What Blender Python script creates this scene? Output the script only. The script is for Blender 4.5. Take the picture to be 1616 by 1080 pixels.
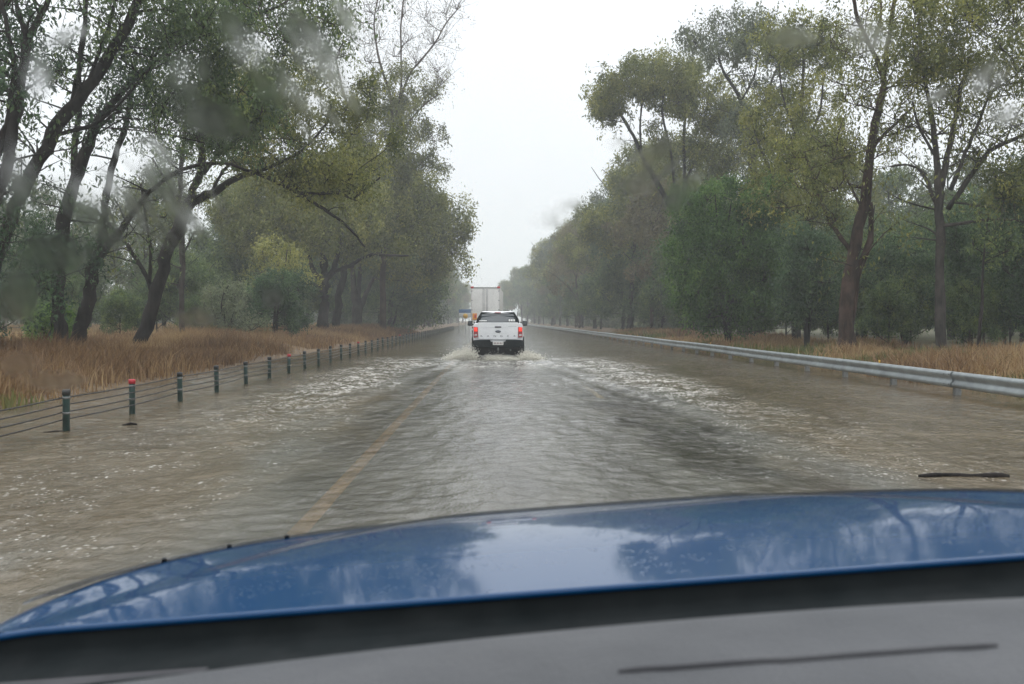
import bpy, bmesh, math, random
import numpy as np
from mathutils import Vector, Matrix, Euler

for o in list(bpy.data.objects):
    bpy.data.objects.remove(o)
scene = bpy.context.scene
C = scene.collection
R = math.radians

# ------------------------------------------------------------------ camera
F = 1571.0                      # focal length in photo pixels (1616 wide)
CAM_H = 1.45                    # eye height above the flood water (z = 0)
cam = bpy.data.cameras.new('camera'); cam_o = bpy.data.objects.new('camera', cam); C.objects.link(cam_o)
cam.sensor_width = 36.0; cam.lens = 36.0 * F / 1616.0
cam.clip_start = 0.05; cam.clip_end = 5000
cam_o.location = (0, 0, CAM_H)
cam_o.rotation_euler = (R(90) - math.atan(35 / F), 0, -math.atan(33 / F))
cam.dof.use_dof = True; cam.dof.focus_distance = 38.0; cam.dof.aperture_fstop = 7.0
scene.camera = cam_o
CAMR = cam_o.rotation_euler.to_matrix()

def P(px, py, Y):
    """world point seen at photo pixel (px, py) at forward distance Y"""
    d = CAMR @ Vector(((px - 808) / F, -(py - 540) / F, -1.0))
    d *= Y / d.y
    return np.array((d.x, d.y, CAM_H + d.z))

# ------------------------------------------------------------------ sky (overcast)
SUN_EL, SUN_AZ = R(58), R(30)
world = bpy.data.worlds.new('World'); scene.world = world; world.use_nodes = True
wn, wl = world.node_tree.nodes, world.node_tree.links
wn.clear()
wo = wn.new('ShaderNodeOutputWorld'); bg = wn.new('ShaderNodeBackground')
sky = wn.new('ShaderNodeTexSky'); sky.sky_type = 'NISHITA'; sky.sun_disc = False
sky.sun_elevation = SUN_EL; sky.sun_rotation = SUN_AZ
tc = wn.new('ShaderNodeTexCoord'); sx = wn.new('ShaderNodeSeparateXYZ')
wl.new(tc.outputs['Generated'], sx.inputs[0])
ramp = wn.new('ShaderNodeValToRGB')            # overcast cloud deck: brighter overhead
ramp.color_ramp.elements[0].position = 0.0; ramp.color_ramp.elements[0].color = (7.1, 7.5, 7.6, 1)
ramp.color_ramp.elements[1].position = 1.0; ramp.color_ramp.elements[1].color = (18.5, 19.0, 19.6, 1)
e = ramp.color_ramp.elements.new(0.16); e.color = (8.1, 8.4, 8.6, 1)
e = ramp.color_ramp.elements.new(0.34); e.color = (9.2, 9.5, 9.8, 1)
wl.new(sx.outputs['Z'], ramp.inputs[0])
nz = wn.new('ShaderNodeTexNoise'); nz.inputs['Scale'].default_value = 3.0; nz.inputs['Detail'].default_value = 5
wl.new(tc.outputs['Generated'], nz.inputs['Vector'])
mr = wn.new('ShaderNodeMapRange'); mr.inputs[1].default_value = 0.3; mr.inputs[2].default_value = 0.7
mr.inputs[3].default_value = 0.95; mr.inputs[4].default_value = 1.05
wl.new(nz.outputs[0], mr.inputs[0])
mul = wn.new('ShaderNodeVectorMath'); mul.operation = 'SCALE'
wl.new(ramp.outputs[0], mul.inputs[0]); wl.new(mr.outputs[0], mul.inputs['Scale'])
mx = wn.new('ShaderNodeMix'); mx.data_type = 'RGBA'; mx.inputs[0].default_value = 0.96
wl.new(sky.outputs[0], mx.inputs[6]); wl.new(mul.outputs[0], mx.inputs[7])
wl.new(mx.outputs[2], bg.inputs[0]); bg.inputs[1].default_value = 0.126
wl.new(bg.outputs[0], wo.inputs[0])

sun = bpy.data.lights.new('sun', 'SUN'); sun_o = bpy.data.objects.new('sun', sun); C.objects.link(sun_o)
sun.energy = 0.5; sun.angle = R(40); sun.color = (1, 0.98, 0.95)
sun_o.rotation_euler = (R(90) - SUN_EL, 0, R(180) - SUN_AZ); sun_o.location = (0, -20, 60)

scene.view_settings.view_transform = 'Standard'; scene.view_settings.look = 'None'
scene.view_settings.exposure = 0.0; scene.view_settings.gamma = 1.0
scene.render.engine = 'CYCLES'
cy = scene.cycles
cy.use_denoising = True; cy.max_bounces = 6; cy.diffuse_bounces = 3; cy.glossy_bounces = 3
cy.transmission_bounces = 6; cy.transparent_max_bounces = 16; cy.volume_bounces = 1
cy.sample_clamp_indirect = 4.0; cy.caustics_reflective = False; cy.caustics_refractive = False

# ------------------------------------------------------------------ materials
class NT:
    def __init__(s, name):
        s.m = bpy.data.materials.new(name); s.m.use_nodes = True
        s.n, s.l = s.m.node_tree.nodes, s.m.node_tree.links
        s.n.clear(); s.out = s.n.new('ShaderNodeOutputMaterial')
    def node(s, t, **kw):
        n = s.n.new('ShaderNode' + t)
        for k, v in kw.items(): setattr(n, k, v)
        return n
    def put(s, sock, v):
        if hasattr(v, 'is_output'): s.l.new(v, sock)
        elif isinstance(v, (tuple, list)) and len(v) == 3 and sock.type == 'RGBA': sock.default_value = (*v, 1)
        else: sock.default_value = v
    def geo(s): return s.node('NewGeometry').outputs['Position']
    def obj(s): return s.node('TexCoord').outputs['Object']
    def noise(s, vec, scale, detail=4, rough=.5, dist=0.0):
        n = s.node('TexNoise'); s.put(n.inputs['Vector'], vec)
        n.inputs['Scale'].default_value = scale; n.inputs['Detail'].default_value = detail
        n.inputs['Roughness'].default_value = rough; n.inputs['Distortion'].default_value = dist
        return n.outputs[0]
    def vor(s, vec, scale, rand=1.0):
        n = s.node('TexVoronoi'); s.put(n.inputs['Vector'], vec); n.inputs['Scale'].default_value = scale
        n.inputs['Randomness'].default_value = rand
        return n.outputs['Distance']
    def map(s, vec, scale=(1, 1, 1), rot=(0, 0, 0), loc=(0, 0, 0)):
        n = s.node('Mapping'); s.put(n.inputs[0], vec)
        n.inputs['Scale'].default_value = scale; n.inputs['Rotation'].default_value = rot; n.inputs['Location'].default_value = loc
        return n.outputs[0]
    def rng(s, v, a, b, c=0.0, d=1.0, smooth=False):
        n = s.node('MapRange'); n.interpolation_type = 'SMOOTHSTEP' if smooth else 'LINEAR'
        s.put(n.inputs[0], v)
        for i, q in enumerate((a, b, c, d)): n.inputs[i + 1].default_value = q
        return n.outputs[0]
    def math(s, op, a, b=0.0, c=0.0):
        n = s.node('Math', operation=op)
        s.put(n.inputs[0], a); s.put(n.inputs[1], b); s.put(n.inputs[2], c)
        return n.outputs[0]
    def mix(s, f, a, b):
        n = s.node('Mix', data_type='RGBA'); s.put(n.inputs[0], f); s.put(n.inputs[6], a); s.put(n.inputs[7], b)
        return n.outputs[2]
    def sep(s, vec):
        n = s.node('SeparateXYZ'); s.put(n.inputs[0], vec); return n.outputs
    def bump(s, h, strength=.5, dist=.1, normal=None):
        n = s.node('Bump'); s.put(n.inputs['Height'], h); n.inputs['Strength'].default_value = strength
        n.inputs['Distance'].default_value = dist
        if normal is not None: s.put(n.inputs['Normal'], normal)
        return n.outputs[0]
    def pr(s, color, rough=.5, metal=0.0, spec=.5, normal=None, coat=0.0, emis=None, estr=0.0, trans=0.0, coat_rough=.03):
        n = s.node('BsdfPrincipled')
        s.put(n.inputs['Base Color'], color); s.put(n.inputs['Roughness'], rough); s.put(n.inputs['Metallic'], metal)
        n.inputs['Specular IOR Level'].default_value = spec; n.inputs['Coat Weight'].default_value = coat
        n.inputs['Coat Roughness'].default_value = coat_rough
        if normal is not None: s.put(n.inputs['Normal'], normal)
        if emis is not None: s.put(n.inputs['Emission Color'], emis); n.inputs['Emission Strength'].default_value = estr
        return n.outputs[0]
    def fin(s, sh, vol=None):
        if sh is not None: s.l.new(sh, s.out.inputs['Surface'])
        if vol is not None: s.l.new(vol, s.out.inputs['Volume'])
        return s.m

def simple(name, color, rough=.5, metal=0.0, var=.25, nscale=6.0, bump=0.0, bscale=30.0, coat=0.0, emis=None, estr=0.0, spec=.5):
    t = NT(name); v = t.obj(); n = t.noise(v, nscale, 5, .6)
    a = tuple(c * (1 - var) for c in color); b = tuple(min(1, c * (1 + var)) for c in color)
    col = t.mix(t.rng(n, .3, .7), a, b)
    nm = t.bump(t.noise(v, bscale, 3), bump, .02) if bump else None
    rg = t.rng(t.noise(v, nscale * 2.3, 3), .3, .7, max(0.02, rough * .8), min(1, rough * 1.2))
    return t.fin(t.pr(col, rg, metal, spec, nm, coat, emis, estr))

def leaf_mat(name, dark, mid, light, trans=.36):
    t = NT(name)
    a = t.node('Attribute', attribute_name='tint').outputs['Fac']
    cr = t.node('ValToRGB'); t.put(cr.inputs[0], a)
    els = cr.color_ramp.elements
    els[0].position = 0; els[0].color = (*dark, 1); els[1].position = 1; els[1].color = (*light, 1)
    q = els.new(.5); q.color = (*mid, 1)
    d = t.pr(cr.outputs[0], .55, 0, .35)
    tr = t.node('BsdfTranslucent'); t.put(tr.inputs[0], cr.outputs[0])
    m = t.node('MixShader'); m.inputs[0].default_value = trans
    t.l.new(d, m.inputs[1]); t.l.new(tr.outputs[0], m.inputs[2])
    return t.fin(m.outputs[0])

def bark_mat(name, c1, c2):
    t = NT(name); v = t.obj()
    st = t.map(v, (1, 1, .18))
    n1 = t.noise(st, 9, 6, .65, .3); n2 = t.noise(v, 1.3, 4)
    col = t.mix(t.rng(n1, .35, .68), c1, c2)
    col = t.mix(t.rng(n2, .45, .75), col, tuple(x * 1.5 for x in c2))
    return t.fin(t.pr(col, .85, 0, .15, t.bump(n1, 1.0, .05)))

M = {}
M['leaf_olive'] = leaf_mat('gum leaves olive', (.05, .07, .024), (.16, .18, .045), (.36, .35, .09))
M['leaf_green'] = leaf_mat('gum leaves green', (.035, .065, .03), (.11, .165, .058), (.26, .31, .085))
M['leaf_dark'] = leaf_mat('leaves dark green', (.022, .046, .025), (.065, .12, .052), (.15, .23, .085))
M['leaf_grey'] = leaf_mat('gum leaves grey green', (.05, .07, .045), (.13, .155, .09), (.24, .27, .14))
M['leaf_brown'] = leaf_mat('dry leaves', (.09, .078, .045), (.16, .14, .07), (.24, .22, .1))
M['leaf_vivid'] = leaf_mat('wattle leaves', (.02, .055, .014), (.07, .15, .03), (.18, .29, .06))
M['bark_dark'] = bark_mat('wet dark bark', (.008, .007, .007), (.034, .029, .026))
M['bark_grey'] = bark_mat('wet grey bark', (.014, .013, .012), (.066, .058, .051))
M['bark_brown'] = bark_mat('brown stringy bark', (.016, .011, .009), (.07, .046, .036))
M['grass'] = leaf_mat('dry tussock grass', (.055, .032, .016), (.21, .12, .055), (.42, .3, .15), .3)
M['grass_green'] = leaf_mat('green grass', (.05, .07, .02), (.12, .14, .04), (.25, .22, .08), .3)

def ground_mat():
    t = NT('soil and litter'); v = t.geo()
    n = t.noise(v, .35, 6, .6); n2 = t.noise(v, 6, 5, .6)
    s = t.sep(v)
    far = t.rng(t.math('ABSOLUTE', s[0]), 17, 26)
    col = t.mix(t.rng(n, .35, .65), (.11, .07, .04), (.19, .13, .07))
    straw = t.mix(t.rng(s[0], -1, 1), (.34, .28, .15), (.07, .085, .035))
    col = t.mix(far, col, t.mix(n, straw, (.12, .12, .05)))
    col = t.mix(t.rng(n2, .4, .7), col, (.07, .055, .035))
    return t.fin(t.pr(col, .8, 0, .3, t.bump(n2, .6, .05)))
M['ground'] = ground_mat()
M['asphalt'] = simple('asphalt', (.032, .032, .034), .45, var=.35, nscale=3, bump=.4, bscale=60)
M['paint_yellow'] = simple('ochre line paint', (.62, .36, .1), .5, var=.25, nscale=4)
M['paint_white'] = simple('worn line paint', (.7, .62, .4), .5, var=.25, nscale=4)

def water_mat():
    t = NT('muddy flood water'); v = t.geo(); s = t.sep(v); X, Y = s[0], s[1]
    # --- ripples
    w1 = t.noise(t.map(v, (1.0, .6, 1), (0, 0, .2)), 2.2, 4, .6, .6)
    w2 = t.noise(t.map(v, (1.0, .55, 1), (0, 0, -.3)), 7.0, 5, .62, .4)
    w3 = t.noise(t.map(v, (1.0, .6, 1)), 24.0, 4, .6)
    h = t.math('ADD', t.math('MULTIPLY', w1, .5), t.math('ADD', t.math('MULTIPLY', w2, .42), t.math('MULTIPLY', w3, .17)))
    calm = t.rng(t.noise(v, .35, 3), .35, .62, .55, 1.0)
    h = t.math('MULTIPLY', h, calm)
    nm = t.bump(h, 1.0, .06)
    # --- mud, denser away from the crown; crown grey also stands for reflected sky
    c = t.math('ABSOLUTE', t.math('SUBTRACT', X, .5))
    wob = t.math('ADD', c, t.rng(t.noise(t.map(v, (1, .25, 1)), .8, 4), .3, .7, -1.1, 1.1))
    deep = t.rng(wob, 1.5, 3.8, 0, 1, True)
    cloud = t.noise(t.map(v, (1, .5, 1)), .9, 6, .6, .8)
    mud = t.mix(t.rng(cloud, .32, .7), (.088, .068, .04), (.175, .14, .092))
    mud = t.mix(t.math('MULTIPLY', t.math('SUBTRACT', 1.0, deep), .8), mud, (.225, .222, .195))  # paler crown paints the sky's reflection into the mud colour
    dif = t.node('BsdfDiffuse'); t.put(dif.inputs[0], mud); t.put(dif.inputs['Normal'], nm)
    tra = t.node('BsdfTransparent'); tra.inputs[0].default_value = (.86, .8, .68, 1)
    # clear factor: shallow water over the road crown
    shallow = t.rng(t.noise(t.map(v, (1, .3, 1)), 1.1, 3), .3, .65, .25, .62)
    yfade = t.rng(Y, 15, 40, 1.0, .5)
    px = t.math('SUBTRACT', X, t.rng(t.noise(t.map(v, (.3, .5, 1)), 1.3, 3), .3, .7, 1.9, 2.9))
    strip = t.math('MULTIPLY', t.rng(t.math('ABSOLUTE', px), .3, .95, 1, 0, True), t.rng(Y, 19, 25, 1, 0, True))
    shallow = t.math('MAXIMUM', shallow, t.math('MULTIPLY', strip, .95))
    clear = t.math('MULTIPLY', t.math('MULTIPLY', t.math('SUBTRACT', 1.0, t.math('MULTIPLY', deep, .97)), shallow), yfade)
    nearline = t.math('MULTIPLY', t.rng(t.math('ABSOLUTE', t.math('ADD', X, 1.37)), .25, 1.0, .62, 0, True), t.rng(t.noise(v, .9, 4), .3, .6, .35, 1))
    clear = t.math('MAXIMUM', clear, t.math('MAXIMUM', nearline, t.math('MULTIPLY', strip, .62)))
    body = t.node('MixShader'); t.put(body.inputs[0], clear)
    t.l.new(dif.outputs[0], body.inputs[1]); t.l.new(tra.outputs[0], body.inputs[2])
    gl = t.node('BsdfGlossy'); gl.inputs['Roughness'].default_value = .08; t.put(gl.inputs['Normal'], nm)
    fr = t.node('Fresnel'); fr.inputs[0].default_value = 1.33; t.put(fr.inputs['Normal'], nm)
    wat = t.node('MixShader'); t.l.new(fr.outputs[0], wat.inputs[0])
    t.l.new(body.outputs[0], wat.inputs[1]); t.l.new(gl.outputs[0], wat.inputs[2])
    # --- foam: two trains of bubbles behind the wheels, plus stray flecks
    xc = t.math('ABSOLUTE', t.math('SUBTRACT', X, .2))
    wander = t.rng(t.noise(t.map(v, (.2, .12, 1)), 1.0, 3), .3, .7, -.7, .7)
    xb = t.math('ADD', xc, wander)
    band = t.math('MULTIPLY', t.rng(xb, 1.7, 3.0, 0, 1, True), t.rng(xb, 3.4, 5.2, 1, 0, True))
    yf = t.math('MULTIPLY', t.rng(Y, 11, 24, .07, 1.0, True), t.rng(Y, 35, 41, 1.0, 0.06, True))
    back = t.math('MULTIPLY', t.rng(Y, 27, 31.5, 0, 1, True), t.rng(Y, 36, 40, 1, 0, True))
    back = t.math('MULTIPLY', back, t.rng(xc, 2.0, 5.0, .9, 0, True))
    amount = t.math('MAXIMUM', t.math('MULTIPLY', band, yf), back)
    patch = t.noise(t.map(v, (1, .8, 1)), 1.7, 5, .7, .8)
    foamn = t.noise(t.map(v, (1, .55, 1)), 9, 5, .75, 1.2)
    big = t.math('MULTIPLY', amount, t.rng(t.math('ADD', foamn, t.math('MULTIPLY', patch, .6)), .78, .95, 0, 1))
    # bubbles: voronoi cells thinned by a second noise
    def flecks(scale, lo, hi, keep):
        vn = t.node('TexVoronoi'); t.put(vn.inputs['Vector'], t.map(v, (1, .7, 0))); vn.inputs['Scale'].default_value = scale
        dot = t.rng(vn.outputs['Distance'], lo, hi, 1, 0, True)
        col = t.sep(vn.outputs['Color'])
        return t.math('MULTIPLY', dot, t.math('LESS_THAN', col[0], keep))
    f1 = t.math('MULTIPLY', flecks(12, .12, .34, .3), .7); f2 = t.math('MULTIPLY', flecks(24, .14, .38, .4), .75)
    spread = t.math('MULTIPLY', t.rng(xb, 1.3, 2.6, 0.0, 1, True), t.rng(xb, 3.6, 5.8, 1, .06, True))
    spread = t.math('MULTIPLY', spread, t.rng(patch, .45, .66, 0, 1))
    fl = t.math('MULTIPLY', t.math('MAXIMUM', f1, f2), t.math('MULTIPLY', spread, t.rng(Y, 30, 45, .75, .1)))
    foam = t.math('MINIMUM', t.math('ADD', t.math('MULTIPLY', big, .75), fl), 1.0)
    fd = t.node('BsdfDiffuse'); t.put(fd.inputs[0], (.66, .65, .60)); t.put(fd.inputs['Normal'], nm)
    fin = t.node('MixShader'); t.put(fin.inputs[0], foam)
    t.l.new(wat.outputs[0], fin.inputs[1]); t.l.new(fd.outputs[0], fin.inputs[2])
    return t.fin(fin.outputs[0])
M['water'] = water_mat()

def paint_mat(name, col, wet=True):
    t = NT(name); v = t.obj()
    n = t.noise(v, 2.0, 5); dirt = t.noise(v, 9, 6, .7)
    c = t.mix(t.rng(dirt, .5, .75, 0, .25), col, tuple(x * .55 + .03 for x in col))
    drops = t.vor(v, 95); db = t.rng(drops, .0, .35, 1, 0, True)
    gate = t.rng(t.noise(v, 14, 3), .45, .6)
    nm = t.bump(t.math('MULTIPLY', db, gate), .25 if wet else 0.05, .003)
    return t.fin(t.pr(c, t.rng(n, .3, .7, .25, .4), 0.0, .5, nm, 1.0))
M['car_white'] = paint_mat('white car paint', (.78, .79, .8), False)

def blue_mat():
    t = NT('wet blue car paint'); v = t.obj()
    film = t.noise(t.map(v, (1, .6, 1)), 7, 5, .6, .4)
    dr = t.rng(t.vor(v, 120), 0, .4, 1, 0, True)
    gate = t.rng(t.noise(v, 22, 3), .5, .62)
    h = t.math('ADD', t.math('MULTIPLY', film, .35), t.math('MULTIPLY', t.math('MULTIPLY', dr, gate), .5))
    nm = t.bump(h, .16, .004)
    n = t.node('BsdfPrincipled')
    t.put(n.inputs['Base Color'], (.001, .042, .125)); n.inputs['Metallic'].default_value = 0
    n.inputs['Roughness'].default_value = .42; n.inputs['Coat Weight'].default_value = 1
    n.inputs['Coat Roughness'].default_value = .05; n.inputs['Coat IOR'].default_value = 1.36; n.inputs['Specular IOR Level'].default_value = .05
    t.put(n.inputs['Coat Normal'], nm)
    return t.fin(n.outputs[0])
M['blue'] = blue_mat()
M['plastic_black'] = simple('black plastic trim', (.008, .011, .012), .85, var=.2, spec=.2)
M['gap_black'] = simple('dark gap lining', (.006, .006, .007), .9)
M['dash'] = simple('grey vinyl dashboard', (.07, .073, .079), .75, var=.12, nscale=3, bump=.4, bscale=220)
M['dash_dark'] = simple('dark grey vinyl seam', (.03, .03, .034), .8)
M['rubber'] = simple('tyre rubber', (.018, .018, .018), .8)
M['alloy'] = simple('wheel alloy', (.35, .36, .37), .4, metal=.8)
M['galv'] = simple('galvanised steel', (.24, .265, .27), .42, metal=.55, var=.3, nscale=2.2, bump=.15, bscale=12)
M['galv_dark'] = simple('weathered steel post', (.16, .165, .16), .6, metal=.3, var=.4, nscale=8)
M['post_green'] = simple('dark green post sleeve', (.018, .045, .04), .45, var=.4, nscale=9)
M['cap_black'] = simple('black post cap', (.015, .017, .018), .5)
M['cap_red'] = simple('red post cap', (.4, .02, .03), .4, var=.15)
M['cable'] = simple('steel wire rope', (.045, .045, .045), .5, metal=.5)
M['glass_dark'] = simple('tinted car glass', (.02, .03, .035), .08, var=.3, nscale=2, coat=1)
M['light_red'] = simple('lit tail lamp', (.75, .03, .02), .3, emis=(1, .06, .03), estr=.75)
M['lens_red'] = simple('red lens', (.28, .02, .025), .2, coat=1)
M['lens_clear'] = simple('clear lens', (.5, .45, .45), .2, coat=1)
M['badge'] = simple('dark badge', (.03, .04, .06), .35)
M['letter'] = simple('dark grey lettering', (.045, .05, .055), .5)
M['chrome'] = simple('satin metal', (.4, .42, .43), .3, metal=.9)
M['plate'] = simple('white number plate', (.72, .72, .68), .5, var=.08)
M['plate_ink'] = simple('maroon plate ink', (.16, .09, .1), .5)
M['truck_white'] = simple('truck panel white', (.93, .92, .89), .45, var=.07, nscale=1.2)
M['truck_seal'] = simple('grey door seal', (.42, .42, .42), .6)
M['orange'] = simple('orange warning plate', (.85, .33, .03), .5, var=.1)
M['red_mark'] = simple('red marking', (.6, .04, .03), .5)
M['yellow'] = simple('yellow sign face', (.72, .42, .06), .5, var=.1)
M['sign_blue'] = simple('blue sign face', (.08, .17, .33), .5, var=.1)
M['sign_white'] = simple('white sign face', (.6, .62, .62), .5, var=.1)
M['wood'] = bark_mat('grey fence timber', (.05, .045, .04), (.16, .14, .12))

def spray_mat():
    t = NT('muddy spray'); d = t.node('BsdfDiffuse'); t.put(d.inputs[0], (.92, .9, .82))
    tl = t.node('BsdfTranslucent'); t.put(tl.inputs[0], (.92, .9, .82))
    m = t.node('MixShader'); m.inputs[0].default_value = .4; t.l.new(d.outputs[0], m.inputs[1]); t.l.new(tl.outputs[0], m.inputs[2])
    tr = t.node('BsdfTransparent'); m2 = t.node('MixShader'); m2.inputs[0].default_value = .7
    t.l.new(tr.outputs[0], m2.inputs[1]); t.l.new(m.outputs[0], m2.inputs[2])
    return t.fin(m2.outputs[0])
M['spray'] = spray_mat()

# ------------------------------------------------------------------ mesh helpers
def tag(o, label=None, cat=None, group=None, kind=None):
    if label: o['label'] = label
    if cat: o['category'] = cat
    if group: o['group'] = group
    if kind: o['kind'] = kind
    return o

def thing(name, label, cat, loc=(0, 0, 0), group=None, rot=(0, 0, 0)):
    o = bpy.data.objects.new(name, None); o.empty_display_size = .3
    C.objects.link(o); o.location = loc; o.rotation_euler = rot
    return tag(o, label, cat, group)

class MB:
    """collects arrays of verts and equal-sided faces, builds one mesh object"""
    def __init__(s): s.v = []; s.f = {3: [], 4: []}; s.t = []; s.n = 0; s.poly = []
    def add(s, v, f, tint=None):
        v = np.asarray(v, float).reshape(-1, 3); f = np.asarray(f, int)
        s.v.append(v); s.f[f.shape[1]].append(f + s.n)
        s.t.append(np.full(len(v), .5) if tint is None else np.broadcast_to(tint, (len(v),)))
        s.n += len(v)
    def tube(s, pts, rad, sides=6, cap=True):
        pts = np.asarray(pts, float); n = len(pts)
        rad = np.broadcast_to(rad, (n,)) if np.ndim(rad) < 1 or len(np.atleast_1d(rad)) != n else np.asarray(rad)
        d = np.gradient(pts, axis=0); d /= np.linalg.norm(d, axis=1)[:, None] + 1e-9
        up = np.array((0, 0, 1.)) if abs(d[0, 2]) < .9 else np.array((1., 0, 0))
        a = np.cross(d, up); a /= np.linalg.norm(a, axis=1)[:, None] + 1e-9
        b = np.cross(d, a)
        th = np.linspace(0, 2 * np.pi, sides, endpoint=False)
        ring = pts[:, None, :] + rad[:, None, None] * (np.cos(th)[None, :, None] * a[:, None, :] + np.sin(th)[None, :, None] * b[:, None, :])
        i = np.arange(n - 1)[:, None] * sides; j = np.arange(sides)[None, :]; k = (j + 1) % sides
        f = np.stack([i + j, i + k, i + sides + k, i + sides + j], -1).reshape(-1, 4)
        v = ring.reshape(-1, 3)
        if cap:
            m = len(v); v = np.vstack([v, pts[0], pts[-1]])
            s.v.append(v); s.f[4].append(f + s.n)
            jj = np.arange(sides); kk = (jj + 1) % sides
            s.f[3].append(np.stack([np.full(sides, m), kk, jj], -1) + s.n)
            s.f[3].append(np.stack([np.full(sides, m + 1), (n - 1) * sides + jj, (n - 1) * sides + kk], -1) + s.n)
            s.t.append(np.full(len(v), .5)); s.n += len(v)
        else: s.add(v, f)
    def box(s, x0, x1, y0, y1, z0, z1):
        v = [(x, y, z) for x in (x0, x1) for y in (y0, y1) for z in (z0, z1)]
        s.add(v, [(0, 1, 3, 2), (4, 6, 7, 5), (0, 4, 5, 1), (2, 3, 7, 6), (0, 2, 6, 4), (1, 5, 7, 3)])
    def build(s, name, mat, parent=None, smooth=False, bevel=0.0, tint=False):
        me = bpy.data.meshes.new(name)
        V = np.vstack(s.v); q = np.vstack(s.f[4]) if s.f[4] else np.zeros((0, 4), int)
        tr = np.vstack(s.f[3]) if s.f[3] else np.zeros((0, 3), int)
        me.vertices.add(len(V)); me.vertices.foreach_set('co', V.astype(np.float32).ravel())
        nl = q.size + tr.size; me.loops.add(nl)
        me.loops.foreach_set('vertex_index', np.concatenate([q.ravel(), tr.ravel()]).astype(np.int32))
        npoly = len(q) + len(tr); me.polygons.add(npoly)
        st = np.concatenate([np.arange(len(q)) * 4, q.size + np.arange(len(tr)) * 3]).astype(np.int32)
        me.polygons.foreach_set('loop_start', st)
        if smooth: me.polygons.foreach_set('use_smooth', np.ones(npoly, bool))
        if tint:
            at = me.attributes.new('tint', 'FLOAT', 'POINT'); at.data.foreach_set('value', np.concatenate(s.t).astype(np.float32))
        me.update(calc_edges=True); me.validate()
        if bevel:
            bm = bmesh.new(); bm.from_mesh(me)
            bmesh.ops.remove_doubles(bm, verts=bm.verts, dist=1e-5)
            bmesh.ops.recalc_face_normals(bm, faces=bm.faces)
            ed = [e for e in bm.edges if len(e.link_faces) == 2 and e.calc_face_angle(0) > .5]
            bmesh.ops.bevel(bm, geom=ed, offset=bevel, segments=2, affect='EDGES', profile=.6, clamp_overlap=True)
            bm.to_mesh(me); bm.free()
        me.materials.append(mat if not isinstance(mat, str) else M[mat])
        o = bpy.data.objects.new(name, me); C.objects.link(o)
        if parent is not None: o.parent = parent
        return o

def boxo(name, mat, parent, dims, bevel=.01):
    b = MB(); b.box(*dims); return b.build(name, mat, parent, bevel=bevel)

def prism(name, mat, parent, outline, y0, y1, bevel=.02, taper=None):
    """outline in (x,z), extruded along y; taper=(sx, dz) for the far end"""
    n = len(outline); bm = bmesh.new()
    a = [bm.verts.new((x, y0, z)) for x, z in outline]
    sx, dz = taper or (1, 0)
    b = [bm.verts.new((x * sx, y1, z + dz)) for x, z in outline]
    bm.faces.new(a[::-1]); bm.faces.new(b)
    for i in range(n): bm.faces.new((a[i], a[(i + 1) % n], b[(i + 1) % n], b[i]))
    bmesh.ops.recalc_face_normals(bm, faces=bm.faces)
    if bevel:
        bmesh.ops.bevel(bm, geom=bm.edges[:], offset=bevel, segments=2, affect='EDGES', profile=.6, clamp_overlap=True)
    me = bpy.data.meshes.new(name); bm.to_mesh(me); bm.free(); me.materials.append(M[mat])
    o = bpy.data.objects.new(name, me); C.objects.link(o); o.parent = parent
    return o

def text(name, s, size, mat, parent, loc, depth=.004, rot=(R(90), 0, 0), sx=1.0):
    cu = bpy.data.curves.new(name, 'FONT'); cu.body = s; cu.size = size; cu.extrude = depth
    cu.align_x = 'CENTER'; cu.align_y = 'CENTER'
    t = bpy.data.objects.new('tmp', cu); C.objects.link(t)
    dg = bpy.context.evaluated_depsgraph_get(); dg.update()
    me = bpy.data.meshes.new_from_object(t.evaluated_get(dg)); bpy.data.objects.remove(t)
    me.name = name; me.materials.clear(); me.materials.append(M[mat])
    o = bpy.data.objects.new(name, me); C.objects.link(o); o.parent = parent
    o.location = loc; o.rotation_euler = rot; o.scale = (sx, 1, 1)
    return o

def smoothstep(a, b, x): t = np.clip((x - a) / (b - a), 0, 1); return t * t * (3 - 2 * t)

def vnoise(x, y, seed=0):
    """cheap smooth value noise on arrays"""
    rs = np.random.RandomState(seed); g = rs.rand(64, 64)
    xi = np.floor(x).astype(int); yi = np.floor(y).astype(int); fx = x - xi; fy = y - yi
    fx = fx * fx * (3 - 2 * fx); fy = fy * fy * (3 - 2 * fy)
    a = g[xi % 64, yi % 64]; b = g[(xi + 1) % 64, yi % 64]; c = g[xi % 64, (yi + 1) % 64]; d = g[(xi + 1) % 64, (yi + 1) % 64]
    return (a * (1 - fx) + b * fx) * (1 - fy) + (c * (1 - fx) + d * fx) * fy

# ------------------------------------------------------------------ ground, road, water
def gh(x, y):
    """ground height above the flood level"""
    x = np.asarray(x, float); y = np.asarray(y, float)
    wob = (vnoise(x * .3 + 7, y * .12 + 3, 1) - .5) * .9
    ll = -(x + wob)                       # distance to the left
    h = np.full(np.broadcast(x, y).shape, -.12)
    h = h + smoothstep(5.5, 8.0, ll) * .10
    h = h + smoothstep(7.6, 9.2, ll) * .16 + smoothstep(8, 12, ll) * .22
    rr = x + wob * .8
    h = h + smoothstep(8.9, 10.6, rr) * .22 + smoothstep(10, 14, rr) * .18
    h = h + (vnoise(x * .8, y * .8, 2) - .5) * .07 * smoothstep(7, 10, np.abs(x))
    return h

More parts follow.
